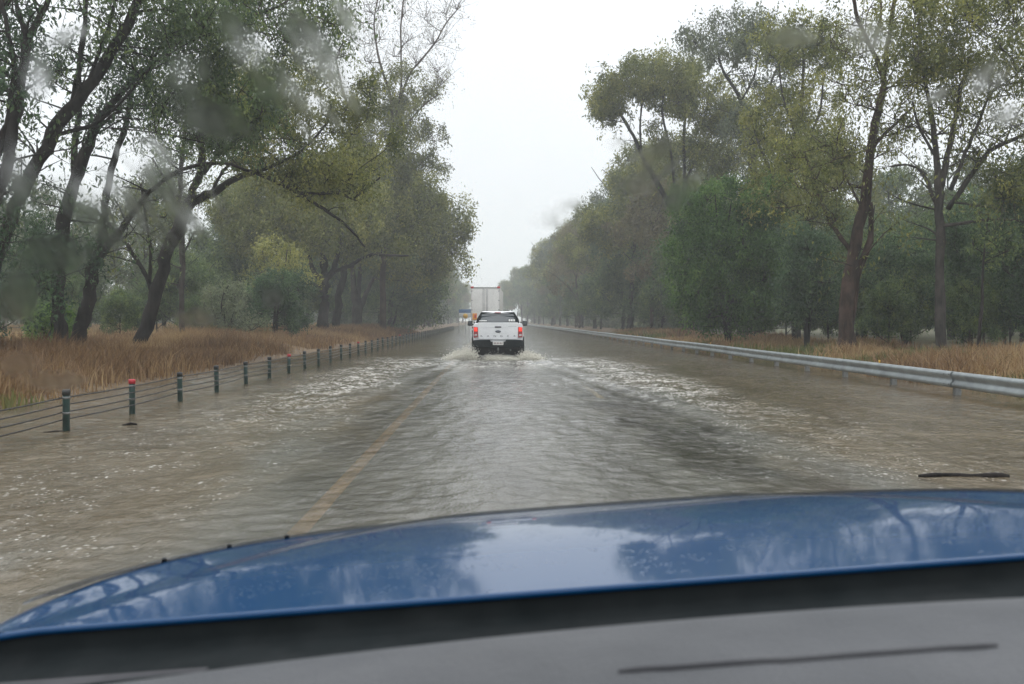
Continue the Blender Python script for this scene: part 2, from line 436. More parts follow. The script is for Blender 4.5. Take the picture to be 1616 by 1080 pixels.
def grid(name, xs, ys, zf, mat, **kw):
    X, Yv = np.meshgrid(xs, ys); Z = zf(X, Yv)
    v = np.stack([X, Yv, Z], -1).reshape(-1, 3); nx, ny = len(xs), len(ys)
    i = np.arange(ny - 1)[:, None] * nx + np.arange(nx - 1)[None, :]
    f = np.stack([i, i + 1, i + nx + 1, i + nx], -1).reshape(-1, 4)
    b = MB(); b.add(v, f); return b.build(name, mat, smooth=True, **kw)

xs = np.concatenate([np.array([-900, -400, -200, -100, -60, -40, -30, -24, -20]), np.arange(-18, 20.01, .5), np.array([22, 26, 32, 42, 60, 100, 200, 400, 900])])
ys = np.concatenate([np.array([-60, -30, -10]), np.arange(0, 120, 1.0), np.arange(120, 460, 10), np.array([500, 700, 1000, 1500])])
tag(grid('ground', xs, ys, gh, 'ground'), kind='structure')
tag(grid('road', np.array([-3.4, -1, 1, 3, 5.8, 7.4]), np.arange(-30, 405, 30.), lambda x, y: np.full(x.shape, -.062), 'asphalt'), kind='structure')
b = MB(); b.box(-1.44, -1.30, 3, 300, -.058, -.054); tag(b.build('edge_line', 'paint_yellow'), kind='structure')
for y0, y1 in ((19.0, 22.6), (43, 46), (55, 58), (67, 70), (79, 82)):
    b = MB(); b.box(2.06, 2.19, y0, y1, -.058, -.054); tag(b.build('lane_line', 'paint_white'), kind='structure')

def water_h(X, Y):
    rr = np.random.RandomState(12); z = np.zeros(X.shape)
    gust = .65 + .7 * vnoise(X * .35 + 3, Y * .22, 8)
    U = X + .25 * vnoise(X * .6, Y * .6, 9); V = Y * .75 + .35 * vnoise(X * .5 + 20, Y * .5, 10)
    for k in range(72):
        lam = .12 * (.5 / .12) ** rr.rand(); th_ = rr.uniform(0, math.pi); ph = rr.rand() * 6.28
        a = .0042 * lam ** .6 * .58
        p = (U * math.cos(th_) + V * math.sin(th_)) * 2 * math.pi / lam + ph
        # shrink a component where the mesh gets too coarse to carry it
        z += a * (1 - np.abs(np.sin(p / 2)) * 1.6 + .6) * (smoothstep(0, 1, (lam * 340 - Y * 1.6) / 40))
    z = z - z.mean(); z *= gust * smoothstep(110, 40, Y)
    # bow-shaped wake rolling out behind the ute
    cx = np.abs(X - .25)
    arc = Y - (33.5 - .22 * cx ** 2 * smoothstep(0, 2, cx))
    z += .07 * np.exp(-(arc / .5) ** 2) * np.exp(-(cx / 3.2) ** 2)
    for o_, a in ((0, .045), (.8, .03), (1.5, .02), (-.7, .02)):
        arm = cx - (1.5 + o_ + (36 - Y) * .075)
        z += a * np.exp(-(arm / .22) ** 2) * smoothstep(42, 35, Y) * smoothstep(3, 22, Y)
    return z
xs = np.concatenate([np.array([-16., -13, -11, -9.8]), np.arange(-9, -5, .08), np.arange(-5, 5, .045), np.arange(5, 9.3, .08), np.array([9.6, 10.5, 12, 14])])
yy_ = [2.2]
while yy_[-1] < 60: yy_.append(yy_[-1] + max(.034, .0042 * yy_[-1]))
ys = np.concatenate([np.array([-30., -10, 0]), np.array(yy_), np.arange(61, 110, .8), np.arange(112, 405, 15)])
tag(grid('flood_water', xs, ys, water_h, 'water'), kind='structure')

# ------------------------------------------------------------------ grass
def grass(name, mat, seed, n, xr, yr, hr, clump=.35, lean=.35, width=.012, dens=None, tint_shift=0.0):
    rs = np.random.RandomState(seed)
    nt = n // 22
    tx = rs.uniform(*xr, nt); u = rs.rand(nt); ty = yr[0] * (yr[1] / yr[0]) ** u
    if dens is not None:
        keep = rs.rand(nt) < dens(tx, ty); tx, ty = tx[keep], ty[keep]
    nt = len(tx); k = 22
    th = rs.uniform(.65, 1.15, nt) * (.22 + 1.4 * vnoise(tx * .5 + 11, ty * .35, seed + 3))
    tt = np.clip(vnoise(tx * .4, ty * .25, seed + 1) * .7 + rs.rand(nt) * .35 + tint_shift, 0, 1)
    bx = np.repeat(tx, k) + rs.normal(0, clump, nt * k); by = np.repeat(ty, k) + rs.normal(0, clump, nt * k)
    hh = np.repeat(th, k) * rs.uniform(*hr, nt * k)
    bz = gh(bx, by) - .03
    ok = bz > -.10; bx, by, hh, bz = bx[ok], by[ok], hh[ok], bz[ok]; tn = np.repeat(tt, k)[ok]; m = len(bx)
    a = rs.uniform(0, 2 * np.pi, m); ln = np.abs(rs.normal(0, lean, m)) * hh
    dx, dy = np.cos(a) * ln, np.sin(a) * ln
    w = width * rs.uniform(.6, 1.6, m) * (.8 + by / 45.)
    wa = rs.uniform(0, np.pi, m); wx, wy = np.cos(wa) * w, np.sin(wa) * w
    tn = np.clip(tn + rs.normal(0, .14, m), 0, 1)
    base = np.stack([bx, by, bz], -1); mid = base + np.stack([dx * .35, dy * .35, hh * .6], -1); tip = base + np.stack([dx, dy, hh], -1)
    W = np.stack([wx, wy, np.zeros(m)], -1)
    v = np.stack([base - W, base + W, mid + W * .8, mid - W * .8, tip], 1).reshape(-1, 3)
    i = np.arange(m)[:, None] * 5
    b = MB(); b.v.append(v); b.n = len(v); b.t.append(np.repeat(tn, 5))
    b.f[4].append(i + np.array([[0, 1, 2, 3]])); b.f[3].append(i + np.array([[3, 2, 4]]))
    return b.build(name, mat, tint=True)

def dl(x, y): return smoothstep(-8.0, -9.2, x + (vnoise(x * .3 + 7, y * .12 + 3, 1) - .5) * .9) * (.12 + .9 * (vnoise(x * .6, y * .3, 44) > .34)) * (.35 + .65 * (vnoise(x * 1.7, y * 1.1, 48) > .35))
tag(grass('dry_grass', 'grass', 3, 640000, (-17, -7.2), (11, 110), (.15, .62), dens=dl, width=.0065, lean=.55, clump=.3),
    'tall rusty brown dry grass along the left bank above the water', 'grass', kind='stuff')
tag(grass('dry_grass', 'grass', 4, 160000, (9.6, 16), (14, 110), (.12, .5), width=.008, lean=.5, dens=lambda x, y: smoothstep(9.5, 10.6, x) * (vnoise(x * .5, y * .25, 45) > .48), tint_shift=.05),
    'dry brown grass behind the steel guardrail on the right', 'grass', kind='stuff')
tag(grass('green_grass', 'grass_green', 5, 7000, (-10.2, -8.0), (12, 17), (.2, .45), dens=lambda x, y: (vnoise(x, y * .7, 46) > .35) * 1.0),
    'patch of green and yellow grass at the left edge of the water', 'grass', kind='stuff')
tag(grass('green_grass', 'grass_green', 6, 40000, (9.9, 16), (16, 90), (.12, .4), dens=lambda x, y: (vnoise(x * .5, y * .25, 47) > .5) * 1.0),
    'patches of green grass behind the guardrail', 'grass', kind='stuff')
tag(grass('paddock_grass', 'grass', 7, 60000, (-60, -18), (35, 160), (.3, .6), width=.03, tint_shift=.45),
    'pale straw grass of the paddock beyond the left trees', 'grass', kind='stuff')

# ------------------------------------------------------------------ trees
def leaves(mb, rs, centers, n, spread, size, tints, droop=.6):
    """n leaves round each centre; narrow hanging rhombi"""
    k = len(centers)
    if k == 0: return
    c = np.repeat(centers, n, 0); m = k * n
    p = rs.normal(0, 1, (m, 3)) * spread * np.array((.82, .82, 1.15)); p[:, 2] -= spread * .5
    c = c + p
    d = rs.normal(0, 1, (m, 3)); d[:, 2] -= droop * 1.6; d /= np.linalg.norm(d, axis=1)[:, None]
    s = np.cross(d, rs.normal(0, 1, (m, 3))); s /= np.linalg.norm(s, axis=1)[:, None] + 1e-9
    L = size * rs.uniform(.6, 1.4, (m, 1)); W = L * rs.uniform(.13, .24, (m, 1))
    v = np.stack([c, c + d * L * .45 + s * W, c + d * L, c + d * L * .45 - s * W], 1).reshape(-1, 3)
    t = np.clip(np.repeat(tints, n) + rs.normal(0, .13, m), 0, 1)
    f = np.arange(m)[:, None] * 4 + np.array([[0, 1, 2, 3]])
    mb.add(v, f, np.repeat(t, 4))

def bez(a, b, rs, wob=.12, n=6, sag=0.0):
    a, b = np.asarray(a, float), np.asarray(b, float); L = np.linalg.norm(b - a)
    t = np.linspace(0, 1, n)[:, None]
    m1 = rs.normal(0, wob * L, 3); m2 = rs.normal(0, wob * L, 3); m1[2] = abs(m1[2]) * .5 - sag * L
    return a + (b - a) * t + 3 * t * (1 - t) ** 2 * m1 + 3 * t ** 2 * (1 - t) * m2

class Tree:
    def __init__(s, seed): s.rs = np.random.RandomState(seed); s.w = MB(); s.l = MB(); s.dry = MB(); s.limbs = []
    def limb(s, pts, rad, sides=8, smooth=True):
        pts = np.asarray(pts, float); rad = np.asarray(rad, float)
        if smooth and len(pts) > 2:
            t = np.arange(len(pts)); tt = np.linspace(0, len(pts) - 1, len(pts) * 4 - 3)
            # catmull-rom
            i = np.clip(np.floor(tt).astype(int), 0, len(pts) - 2); f = (tt - i)[:, None]
            g = lambda k: pts[np.clip(k, 0, len(pts) - 1)]
            p0, p1, p2, p3 = g(i - 1), g(i), g(i + 1), g(i + 2)
            pp = .5 * (2 * p1 + (p2 - p0) * f + (2 * p0 - 5 * p1 + 4 * p2 - p3) * f ** 2 + (3 * p1 - p0 - 3 * p2 + p3) * f ** 3)
            rr = np.interp(tt, t, rad)
            pp[1:-1] += s.rs.normal(0, .16, (len(pp) - 2, 3)) * rr[1:-1, None]
            rr = rr * s.rs.uniform(.9, 1.12, len(rr))
            pts, rad = pp, rr
        s.w.tube(pts, rad, sides); s.limbs.append((pts, rad)); return pts
    def nearest(s, p, below=True):
        best = None
        for pts, rad in s.limbs:
            d = np.linalg.norm(pts - p, axis=1) + (np.maximum(pts[:, 2] - p[2] + .2, 0) * 2 if below else 0) + np.arange(len(pts)) * 0
            i = d.argmin()
            if best is None or d[i] < best[0]: best = (d[i], pts[i], rad[i])
        return best
    def clump(s, c, r, nsub=12, nleaf=40, size=.16, tint=.5, spread=None, flat=.75, twig=.017, droop=.6, join=True):
        rs = s.rs; c = np.asarray(c, float)
        d, a, ra = s.nearest(c)
        hub = c - np.array((0, 0, r * .35))
        br = min(max(.012, ra * .45), .015 + .02 * d)
        if join and s.limbs:
            pts = bez(a, hub, rs, .09, 7); s.w.tube(pts, np.linspace(br, max(twig, br * .4), 7), 5, False)
            if d > .8: s.limbs.append((pts[2:], np.linspace(br, twig, 7)[2:]))
        u = rs.normal(0, 1, (nsub, 3)); u /= np.linalg.norm(u, axis=1)[:, None]
        rr = rs.uniform(.25, 1.25, (nsub, 1)) ** .7 * r
        sub = c + u * rr * np.array((1, 1, flat)); sub[:, 2] += .1 * r
        for q in sub[::2]:
            pts = bez(hub, q, rs, .15, 4); s.w.tube(pts, np.linspace(twig * 1.2, twig * .5, 4), 3, False)
        tn = np.clip(tint + rs.normal(0, .09) + rs.normal(0, .17, nsub), 0, 1)
        leaves(s.l, rs, sub, max(6, int(nleaf * .9)), spread or r * .235, size * .8, tn, droop)
    def drybits(s, c, r, n=26):
        p = np.asarray(c) + s.rs.normal(0, r * .45, (n, 3)); leaves(s.dry, s.rs, p, 7, .14, .13, np.clip(s.rs.normal(.4, .25, n), 0, 1), .4)
    def twigs(s, c, r, n=10, rad=.012):
        """a bare spray of twigs"""
        c = np.asarray(c, float); d, a, ra = s.nearest(c)
        pts = bez(a, c, s.rs, .08, 6); s.w.tube(pts, np.linspace(min(ra * .6, .05), rad * 1.4, 6), 4, False)
        s.limbs.append((pts[1:], np.full(5, .03)))
        for _ in range(n):
            st = pts[s.rs.randint(2, 6)]; e = st + s.rs.normal(0, 1, 3) * r * .7 + np.array((0, 0, r * .7))
            q = bez(st, e, s.rs, .1, 5); s.w.tube(q, np.linspace(rad, rad * .4, 5), 3, False)
            for _ in range(2):
                f = q[s.rs.randint(1, 5)]; e2 = f + s.rs.normal(0, 1, 3) * r * .28 + np.array((0, 0, r * .2))
                s.w.tube(bez(f, e2, s.rs, .1, 3), np.linspace(rad * .6, rad * .3, 3), 3, False)
    def sprout(s, per_m=.9, size=.16, nleaf=9, tint=.45, lmax=2.2, minr=.0):
        rs = s.rs
        for pts, rad in list(s.limbs):
            seg = np.linalg.norm(np.diff(pts, axis=0), axis=1); L = seg.sum()
            for _ in range(rs.poisson(L * per_m)):
                i = rs.randint(max(1, len(pts) // 4), len(pts)); a = pts[i]
                if a[2] < 2.2: continue
                d = rs.normal(0, 1, 3); d[2] = abs(d[2]) * .7; d /= np.linalg.norm(d)
                ln = rs.uniform(.35, 1) * lmax; e = a + d * ln; r0 = min(rad[i] * .45, .035)
                q = bez(a, e, rs, .14, 6); s.w.tube(q, np.linspace(r0, .007, 6), 4, False)
                ends = [q[-1], q[-2]]
                for _ in range(3):
                    f = q[rs.randint(2, 6)]; e2 = f + rs.normal(0, 1, 3) * ln * .28 + np.array((0, 0, -.05)); s.w.tube(bez(f, e2, rs, .12, 4), np.linspace(.010, .005, 4), 3, False); ends.append(e2)
                leaves(s.l, rs, np.array(ends), nleaf, .2, size, np.clip(tint + rs.normal(0, .15, len(ends)), 0, 1), .9)
    def done(s, name, label, leafm, barkm, group=None, cat='tree', base=None, sprout=None):
        if sprout: s.sprout(**sprout)
        b = base if base is not None else s.limbs[0][0][0]
        root = thing(name, label, cat, (float(b[0]), float(b[1]), 0), group)
        off = np.array((b[0], b[1], 0))
        for m in (s.w, s.l, s.dry): m.v = [v - off for v in m.v]
        if s.w.n: s.w.build('trunk', barkm, root, smooth=True)
        if s.l.n: s.l.build('crown', leafm, root, tint=True)
        if s.dry.n: s.dry.build('dry_foliage', 'leaf_brown', root, tint=True)
        return root

def inside(poly, x, y):
    c = False; n = len(poly); j = n - 1
    for i in range(n):
        xi, yi = poly[i]; xj, yj = poly[j]
        if (yi > y) != (yj > y) and x < (xj - xi) * (y - yi) / (yj - yi) + xi: c = not c
        j = i
    return c

def fill(T, poly, n, r, Y, dY=2.0, shrink=0.0, **kw):
    """n clumps of radius r (m) whose centres lie in a region seen at distance Y"""
    xs_ = [p[0] for p in poly]; ys_ = [p[1] for p in poly]; k = 0; pts = []
    tries = 0
    while k < n and tries < n * 60:
        tries += 1
        x = T.rs.uniform(min(xs_), max(xs_)); y = T.rs.uniform(min(ys_), max(ys_))
        if not inside(poly, x, y): continue
        if any((x - a) ** 2 + (y - b_) ** 2 < (r * F / Y * .55) ** 2 for a, b_ in pts) and T.rs.rand() < .8: continue
        pts.append((x, y)); k += 1
    pts.sort(key=lambda p: -p[1])
    for x, y in pts:
        T.clump(P(x, y, Y + T.rs.uniform(-dY, dY)), r * T.rs.uniform(.7, 1.3), **kw)

def limbs_px(T, Y, specs):
    for sp in specs:
        dy0, dy1 = sp.get('dy', (0, 0)); pts = sp['p']; n = len(pts)
        w = np.array([P(x, y, Y + dy0 + (dy1 - dy0) * i / max(1, n - 1)) for i, (x, y) in enumerate(pts)])
        rad = np.interp(np.arange(n), np.linspace(0, n - 1, len(sp['w'])), sp['w']) * Y / F / 2 * .8
        T.limb(w, rad, sp.get('s', 8))

def down(pt, Y, extra=.35):
    """pixel for the foot of a trunk given its lowest visible pixel and Y"""
    return pt

def foot(px_, Y):
    """pixel row of the ground at this column and distance"""
    w = P(px_, 505, Y); z = float(gh(w[0], Y)) - .15
    for py in range(505, 900):
        if P(px_, py, Y)[2] < z: return py
    return 600

# ---- left row, near
GL = 'gum trees on the left bank'
T = Tree(11); Y = 25
limbs_px(T, Y, [dict(p=[(-70, foot(-60, Y)), (-52, 470), (-28, 380), (0, 294), (20, 217), (33, 134), (42, 63)], w=[42, 34, 28, 24, 22, 20, 18]),
                dict(p=[(42, 63), (32, 30), (25, 0), (20, -60)], w=[13, 9, 6]), dict(p=[(42, 63), (60, 32), (77, 0), (100, -70)], w=[15, 11, 8]),
                dict(p=[(-20, 350), (-5, 250), (15, 180), (22, 110), (8, 30), (-10, -40)], w=[16, 12, 8])])
fill(T, [(-90, -60), (60, -60), (40, 40), (30, 130), (-80, 180)], 12, .8, Y, 2, nsub=9, nleaf=55, size=.17, tint=.3)
fill(T, [(-80, 330), (40, 340), (60, 420), (45, 500), (-80, 520)], 10, .7, Y, 2, nsub=9, nleaf=60, size=.15, tint=.3)
T.done('gum_tree', 'dark forked gum tree leaning in at the far left edge of the view', 'leaf_dark', 'bark_dark', GL, sprout=dict(per_m=1.6, tint=.3))

T = Tree(12); Y = 28
limbs_px(T, Y, [dict(p=[(-40, foot(-30, Y)), (-18, 440), (17, 351), (43, 291), (84, 214), (134, 144), (180, 77), (220, 0), (250, -70)], w=[34, 30, 28, 27, 26, 25, 22, 18, 14]),
                dict(p=[(110, 178), (124, 110), (134, 33), (135, -10), (130, -60)], w=[13, 11, 9, 8]),
                dict(p=[(84, 214), (120, 205), (160, 190), (200, 150), (235, 110)], w=[9, 7, 5]),
                dict(p=[(134, 144), (165, 60), (180, 10), (190, -50)], w=[8, 6, 4])])
fill(T, [(150, -60), (300, -60), (330, 40), (290, 90), (200, 60), (150, 20)], 12, .75, Y, 1.5, nsub=10, nleaf=60, size=.15, tint=.35)
fill(T, [(60, 60), (140, 60), (150, 130), (80, 150)], 5, .5, Y, 1.5, nsub=7, nleaf=32, size=.14, tint=.4)
fill(T, [(230, 20), (340, 0), (430, 60), (420, 170), (370, 235), (290, 215), (240, 150)], 30, .7, Y + 1, 1.8, nsub=10, nleaf=75, size=.15, tint=.38, droop=.9)
T.done('gum_tree', 'gum tree with a long straight trunk slanting up to the right and a drooping crown', 'leaf_green', 'bark_dark', GL, sprout=dict(per_m=1.3, tint=.35))

T = Tree(13); Y = 31
limbs_px(T, Y, [dict(p=[(94, foot(94, Y)), (93, 500), (90, 440), (100, 351), (124, 274), (144, 214), (167, 174), (214, 124), (257, 90), (300, 40)], w=[36, 26, 26, 26, 23, 20, 16, 13, 10, 7]),
                dict(p=[(118, 290), (118, 230), (126, 170), (124, 110)], w=[14, 12, 9]),
                dict(p=[(144, 214), (180, 180), (190, 178)], w=[8, 5])])
fill(T, [(20, 350), (160, 365), (185, 420), (110, 450), (20, 460)], 12, .65, Y, 2, nsub=9, nleaf=50, size=.15, tint=.35)
fill(T, [(120, 60), (260, 60), (260, 180), (150, 200)], 9, .7, Y, 2, nsub=7, nleaf=35, size=.15, tint=.35)
T.done('gum_tree', 'straight footed gum with dark leaf clumps hanging low, left of the arching gum', 'leaf_dark', 'bark_dark', GL, sprout=dict(per_m=1.5, tint=.35))

T = Tree(14); Y = 33
limbs_px(T, Y, [dict(p=[(118, foot(118, Y)), (124, 530), (140, 474), (150, 417), (180, 377), (217, 330), (236, 304), (274, 274), (314, 260), (355, 258), (394, 270)], w=[34, 27, 25, 22, 16, 11, 9, 8, 7, 6, 5]),
                dict(p=[(150, 417), (163, 360), (167, 314), (177, 267), (197, 200), (207, 150), (215, 90)], w=[14, 13, 14, 13, 11, 9, 6]),
                dict(p=[(160, 390), (200, 370), (190, 330), (180, 315)], w=[5, 3, 2])])
fill(T, [(150, 60), (260, 60), (270, 150), (180, 170)], 7, .7, Y, 2, nsub=6, nleaf=36, size=.15, tint=.4)
fill(T, [(195, 150), (330, 160), (350, 235), (250, 250)], 6, .6, Y, 2, nsub=5, nleaf=26, size=.13, tint=.4)
T.done('gum_tree', 'gum tree whose thin limb arches over to meet the leaning tree', 'leaf_green', 'bark_dark', GL, sprout=dict(per_m=1.2, tint=.4, nleaf=7))

T = Tree(15); Y = 37
limbs_px(T, Y, [dict(p=[(214, foot(214, Y)), (226, 530), (247, 460), (267, 393), (290, 333), (303, 318), (334, 304), (391, 274), (421, 280), (468, 304), (510, 330), (546, 355), (576, 390)], w=[34, 29, 26, 25, 24, 22, 15, 12, 9, 8, 7, 5, 3]),
                dict(p=[(295, 330), (305, 300), (320, 260), (317, 217), (325, 160), (350, 100)], w=[16, 15, 15, 12, 9, 6]),
                dict(p=[(320, 275), (350, 240), (400, 210), (450, 190)], w=[9, 7, 5]),
                dict(p=[(334, 304), (352, 270), (362, 262)], w=[7, 5]), dict(p=[(391, 274), (430, 262), (480, 235), (520, 190)], w=[8, 6, 4]),
                dict(p=[(468, 304), (520, 306), (570, 302), (600, 280)], w=[5, 4, 3]),
                dict(p=[(237, 490), (236, 447), (214, 407), (187, 370), (150, 330)], w=[11, 9, 7, 4]),
                dict(p=[(236, 447), (238, 400), (230, 340), (222, 290)], w=[8, 6, 4])])
fill(T, [(330, 110), (430, 100), (520, 110), (600, 150), (615, 240), (560, 290), (480, 300), (420, 270), (380, 245), (330, 200)], 42, .75, Y, 2.5, nsub=10, nleaf=72, size=.17, tint=.5)
fill(T, [(400, 250), (560, 270), (600, 300), (520, 330), (420, 290)], 14, .75, Y, 2, nsub=9, nleaf=50, size=.16, tint=.5)
fill(T, [(180, 300), (260, 330), (262, 400), (200, 420), (180, 380)], 5, .6, Y + 1, 1, nsub=5, nleaf=26, size=.14, tint=.3)
T.done('gum_tree', 'leaning gum tree forking into a wide limb that reaches over the water', 'leaf_olive', 'bark_dark', GL, sprout=dict(per_m=.8, tint=.45))

T = Tree(16); Y = 44
limbs_px(T, Y, [dict(p=[(288, foot(288, Y)), (287, 480), (287, 367), (284, 300), (290, 220), (300, 120)], w=[13, 11, 11, 9, 7, 5]),
                dict(p=[(290, 400), (300, 380), (308, 366), (322, 367)], w=[4, 3, 2]), dict(p=[(287, 340), (270, 300), (240, 250)], w=[5, 4])])
fill(T, [(230, 130), (380, 120), (370, 220), (260, 260)], 9, .85, Y, 2, nsub=7, nleaf=40, size=.19, tint=.45)
T.done('gum_tree', 'thin straight gum tree just behind the leaning gum', 'leaf_green', 'bark_grey', GL, sprout=dict(per_m=1.0, tint=.5))

# overhanging sprig at the top of the frame
T = Tree(17); Y = 30
limbs_px(T, Y, [dict(p=[(420, foot(0, Y) + 20), (418, 500)], w=[1, 1], s=3)]) if False else None
T2base = P(-160, foot(-100, 24), 24)
T.limb([T2base, T2base + np.array((.3, .2, 4)), T2base + np.array((1.2, 1, 8)), P(120, -90, 27), P(250, -30, 29)], [.28, .24, .2, .14, .09])
T.limb([P(250, -30, 29), P(262, 22, 30), P(300, 26, 30), P(345, 31, 30), P(395, 24, 30), P(440, 10, 30), P(480, -20, 30)], [.05, .05, .06, .05, .045, .035, .02])
fill(T, [(280, -50), (540, -50), (540, 30), (480, 60), (400, 50), (300, 10)], 26, .7, 30, 1.5, nsub=9, nleaf=50, size=.15, tint=.4, droop=1.0)
fill(T, [(420, 20), (560, 0), (560, 70), (500, 110), (440, 90)], 11, .6, 30, 1.5, nsub=8, nleaf=45, size=.14, tint=.5, droop=1.0)
T.done('gum_tree', 'gum bough hanging across the top left of the view', 'leaf_green', 'bark_brown', GL, base=T2base, sprout=dict(per_m=.8, tint=.45))

# ---- sparse tall gum, reddish bare twigs
T = Tree(18); Y = 84
limbs_px(T, Y, [dict(p=[(604, foot(604, Y)), (604, 450), (606, 340), (612, 260), (617, 213), (618, 160), (600, 100), (590, 40), (600, -20)], w=[13, 12, 10, 8, 6, 5, 4, 3, 2]),
                dict(p=[(617, 213), (632, 150), (633, 90), (633, 33), (640, -20)], w=[5, 4, 3, 2]),
                dict(p=[(630, 160), (645, 120), (660, 100), (687, 67), (705, 35), (727, 10)], w=[4, 4, 3, 2]),
                dict(p=[(612, 240), (640, 200), (665, 170), (690, 150)], w=[5, 4, 2]), dict(p=[(602, 330), (640, 280), (680, 245)], w=[5, 4, 2]),
                dict(p=[(608, 290), (570, 220), (540, 140), (530, 90)], w=[7, 5, 3])])
for (x, y) in [(560, 30), (585, 20), (610, 15), (640, 20), (670, 30), (700, 20), (720, 15), (680, 70), (650, 60), (600, 60), (570, 70), (690, 110), (700, 130), (620, 90), (655, 95), (575, 95), (590, 120), (700, 60), (540, 50), (545, 85), (630, -10), (660, -10), (600, -20)]:
    T.twigs(P(x, y, Y + T.rs.uniform(-1.5, 1.5)), 1.3, 13, .02)
    T.drybits(P(x, y + 6, Y + T.rs.uniform(-1.5, 1.5)), 1.8, 34)
fill(T, [(560, 130), (640, 110), (690, 140), (650, 175), (600, 180)], 17, 1.05, Y, 2, nsub=9, nleaf=42, size=.3, tint=.5)
fill(T, [(620, 190), (680, 190), (695, 260), (640, 290), (610, 260)], 16, 1.1, Y, 2, nsub=9, nleaf=45, size=.3, tint=.35)
fill(T, [(660, 110), (708, 105), (712, 145), (680, 155)], 5, .8, Y, 1, nsub=6, nleaf=20, size=.17, tint=.6)
fill(T, [(540, 160), (640, 170), (640, 290), (560, 300)], 26, 1.25, Y, 2, nsub=11, nleaf=55, size=.3, tint=.45)
T.done('gum_tree', 'tall sparse gum tree with bare reddish twigs at its top beside the sky gap', 'leaf_olive', 'bark_brown', GL)

# ---- big trees near the water at left middle
T = Tree(19); Y = 74
limbs_px(T, Y, [dict(p=[(509, 540), (510, 525), (511, 480), (512, 441), (510, 400), (512, 360), (505, 310)], w=[34, 24, 20, 20, 12, 9, 5], s=10),
                dict(p=[(512, 445), (526, 424), (534, 395), (541, 366), (550, 320)], w=[12, 11, 9, 6]),
                dict(p=[(524, 430), (553, 419), (585, 402), (615, 403), (645, 404)], w=[8, 7, 5, 3]),
                dict(p=[(510, 445), (496, 430), (489, 411), (478, 380), (460, 340)], w=[10, 9, 7, 4]),
                dict(p=[(508, 452), (497, 449), (472, 445), (450, 437), (430, 440)], w=[6, 5, 3])])
fill(T, [(350, 320), (400, 290), (460, 275), (560, 280), (590, 320), (580, 395), (520, 400), (440, 405), (380, 385), (340, 350)], 62, 1.35, Y, 4, nsub=12, nleaf=75, size=.32, tint=.5)
T.done('gum_tree', 'stout dark gum tree standing at the edge of the flood water', 'leaf_olive', 'bark_dark', GL)

T = Tree(20); Y = 82
limbs_px(T, Y, [dict(p=[(528, 530), (530, 515), (536, 468), (546, 405), (551, 373), (560, 320)], w=[24, 16, 14, 13, 10, 6]),
                dict(p=[(546, 405), (580, 360), (610, 330)], w=[6, 4])])
fill(T, [(520, 250), (640, 245), (680, 290), (690, 350), (640, 400), (560, 400), (540, 330)], 52, 1.4, Y, 4, nsub=12, nleaf=70, size=.34, tint=.45)
T.done('gum_tree', 'dark gum tree close behind the stout water edge gum', 'leaf_olive', 'bark_dark', GL)

T = Tree(21); Y = 92
limbs_px(T, Y, [dict(p=[(565, 524), (562, 490), (560, 458), (556, 420), (570, 360)], w=[20, 16, 12, 9, 6]),
                dict(p=[(566, 500), (576, 470), (590, 440), (620, 400), (650, 370)], w=[10, 8, 6, 4])])
fill(T, [(600, 300), (680, 300), (722, 330), (740, 360), (715, 420), (660, 440), (600, 430)], 46, 1.5, Y, 4, nsub=11, nleaf=70, size=.36, tint=.4)
T.done('gum_tree', 'forked gum tree with a crown reaching over the left verge', 'leaf_olive', 'bark_grey', GL)

# ---- shrubs on the left bank
def shrub(name, label, seed, Y, base, region, n, r, leafm, tint, size=.16, nleaf=55, stems=4, group=None, barkm='bark_dark', nsub=10, w0=6):
    T = Tree(seed); bx, by = base; fy = foot(bx, Y)
    xs_ = [p[0] for p in region]; ys_ = [p[1] for p in region]
    for k in range(stems):
        tx = T.rs.uniform(min(xs_) * .7 + max(xs_) * .3, min(xs_) * .3 + max(xs_) * .7); ty = T.rs.uniform(min(ys_), (min(ys_) + max(ys_)) / 2)
        limbs_px(T, Y, [dict(p=[(bx, fy), ((bx * 2 + tx) / 3 + T.rs.normal(0, 3), fy + (ty - fy) * .35), ((bx + tx * 2) / 3 + T.rs.normal(0, 5), fy + (ty - fy) * .7), (tx, ty)], w=[w0, w0 * .7, w0 * .4, 2], dy=(0, T.rs.uniform(-1.5, 1.5)), s=6)])
    fill(T, region, n, r, Y, 1.6, nsub=nsub, nleaf=nleaf, size=size, tint=tint)
    return T.done(name, label, leafm, barkm, group, 'shrub' if name == 'shrub' else 'tree')
shrub('shrub', 'dark round leafy shrub in the brown grass left of the stout gum', 30, 52, (430, 530), [(395, 455), (430, 432), (475, 445), (490, 480), (480, 515), (410, 515), (390, 490)], 26, .6, 'leaf_dark', .35, nleaf=90, group='shrubs on the left bank')
shrub('shrub', 'pale blue green shrub in the grass behind the leaning gum', 31, 50, (362, 530), [(320, 460), (370, 440), (400, 470), (400, 520), (350, 530), (325, 505)], 20, .65, 'leaf_grey', .55, nleaf=55, group='shrubs on the left bank')
shrub('shrub', 'small yellow green bush beside the foot of the second left gum', 32, 34, (68, 520), [(50, 480), (85, 480), (110, 500), (105, 530), (60, 530)], 9, .45, 'leaf_vivid', .8, nleaf=50, group='shrubs on the left bank')
shrub('young_gum_tree', 'slender young gum with light olive leaves behind the dark shrub', 33, 62, (460, 530), [(400, 380), (480, 390), (490, 440), (420, 450)], 14, .9, 'leaf_olive', .7, nleaf=42, size=.24, group='young gums on the left bank', barkm='bark_grey')
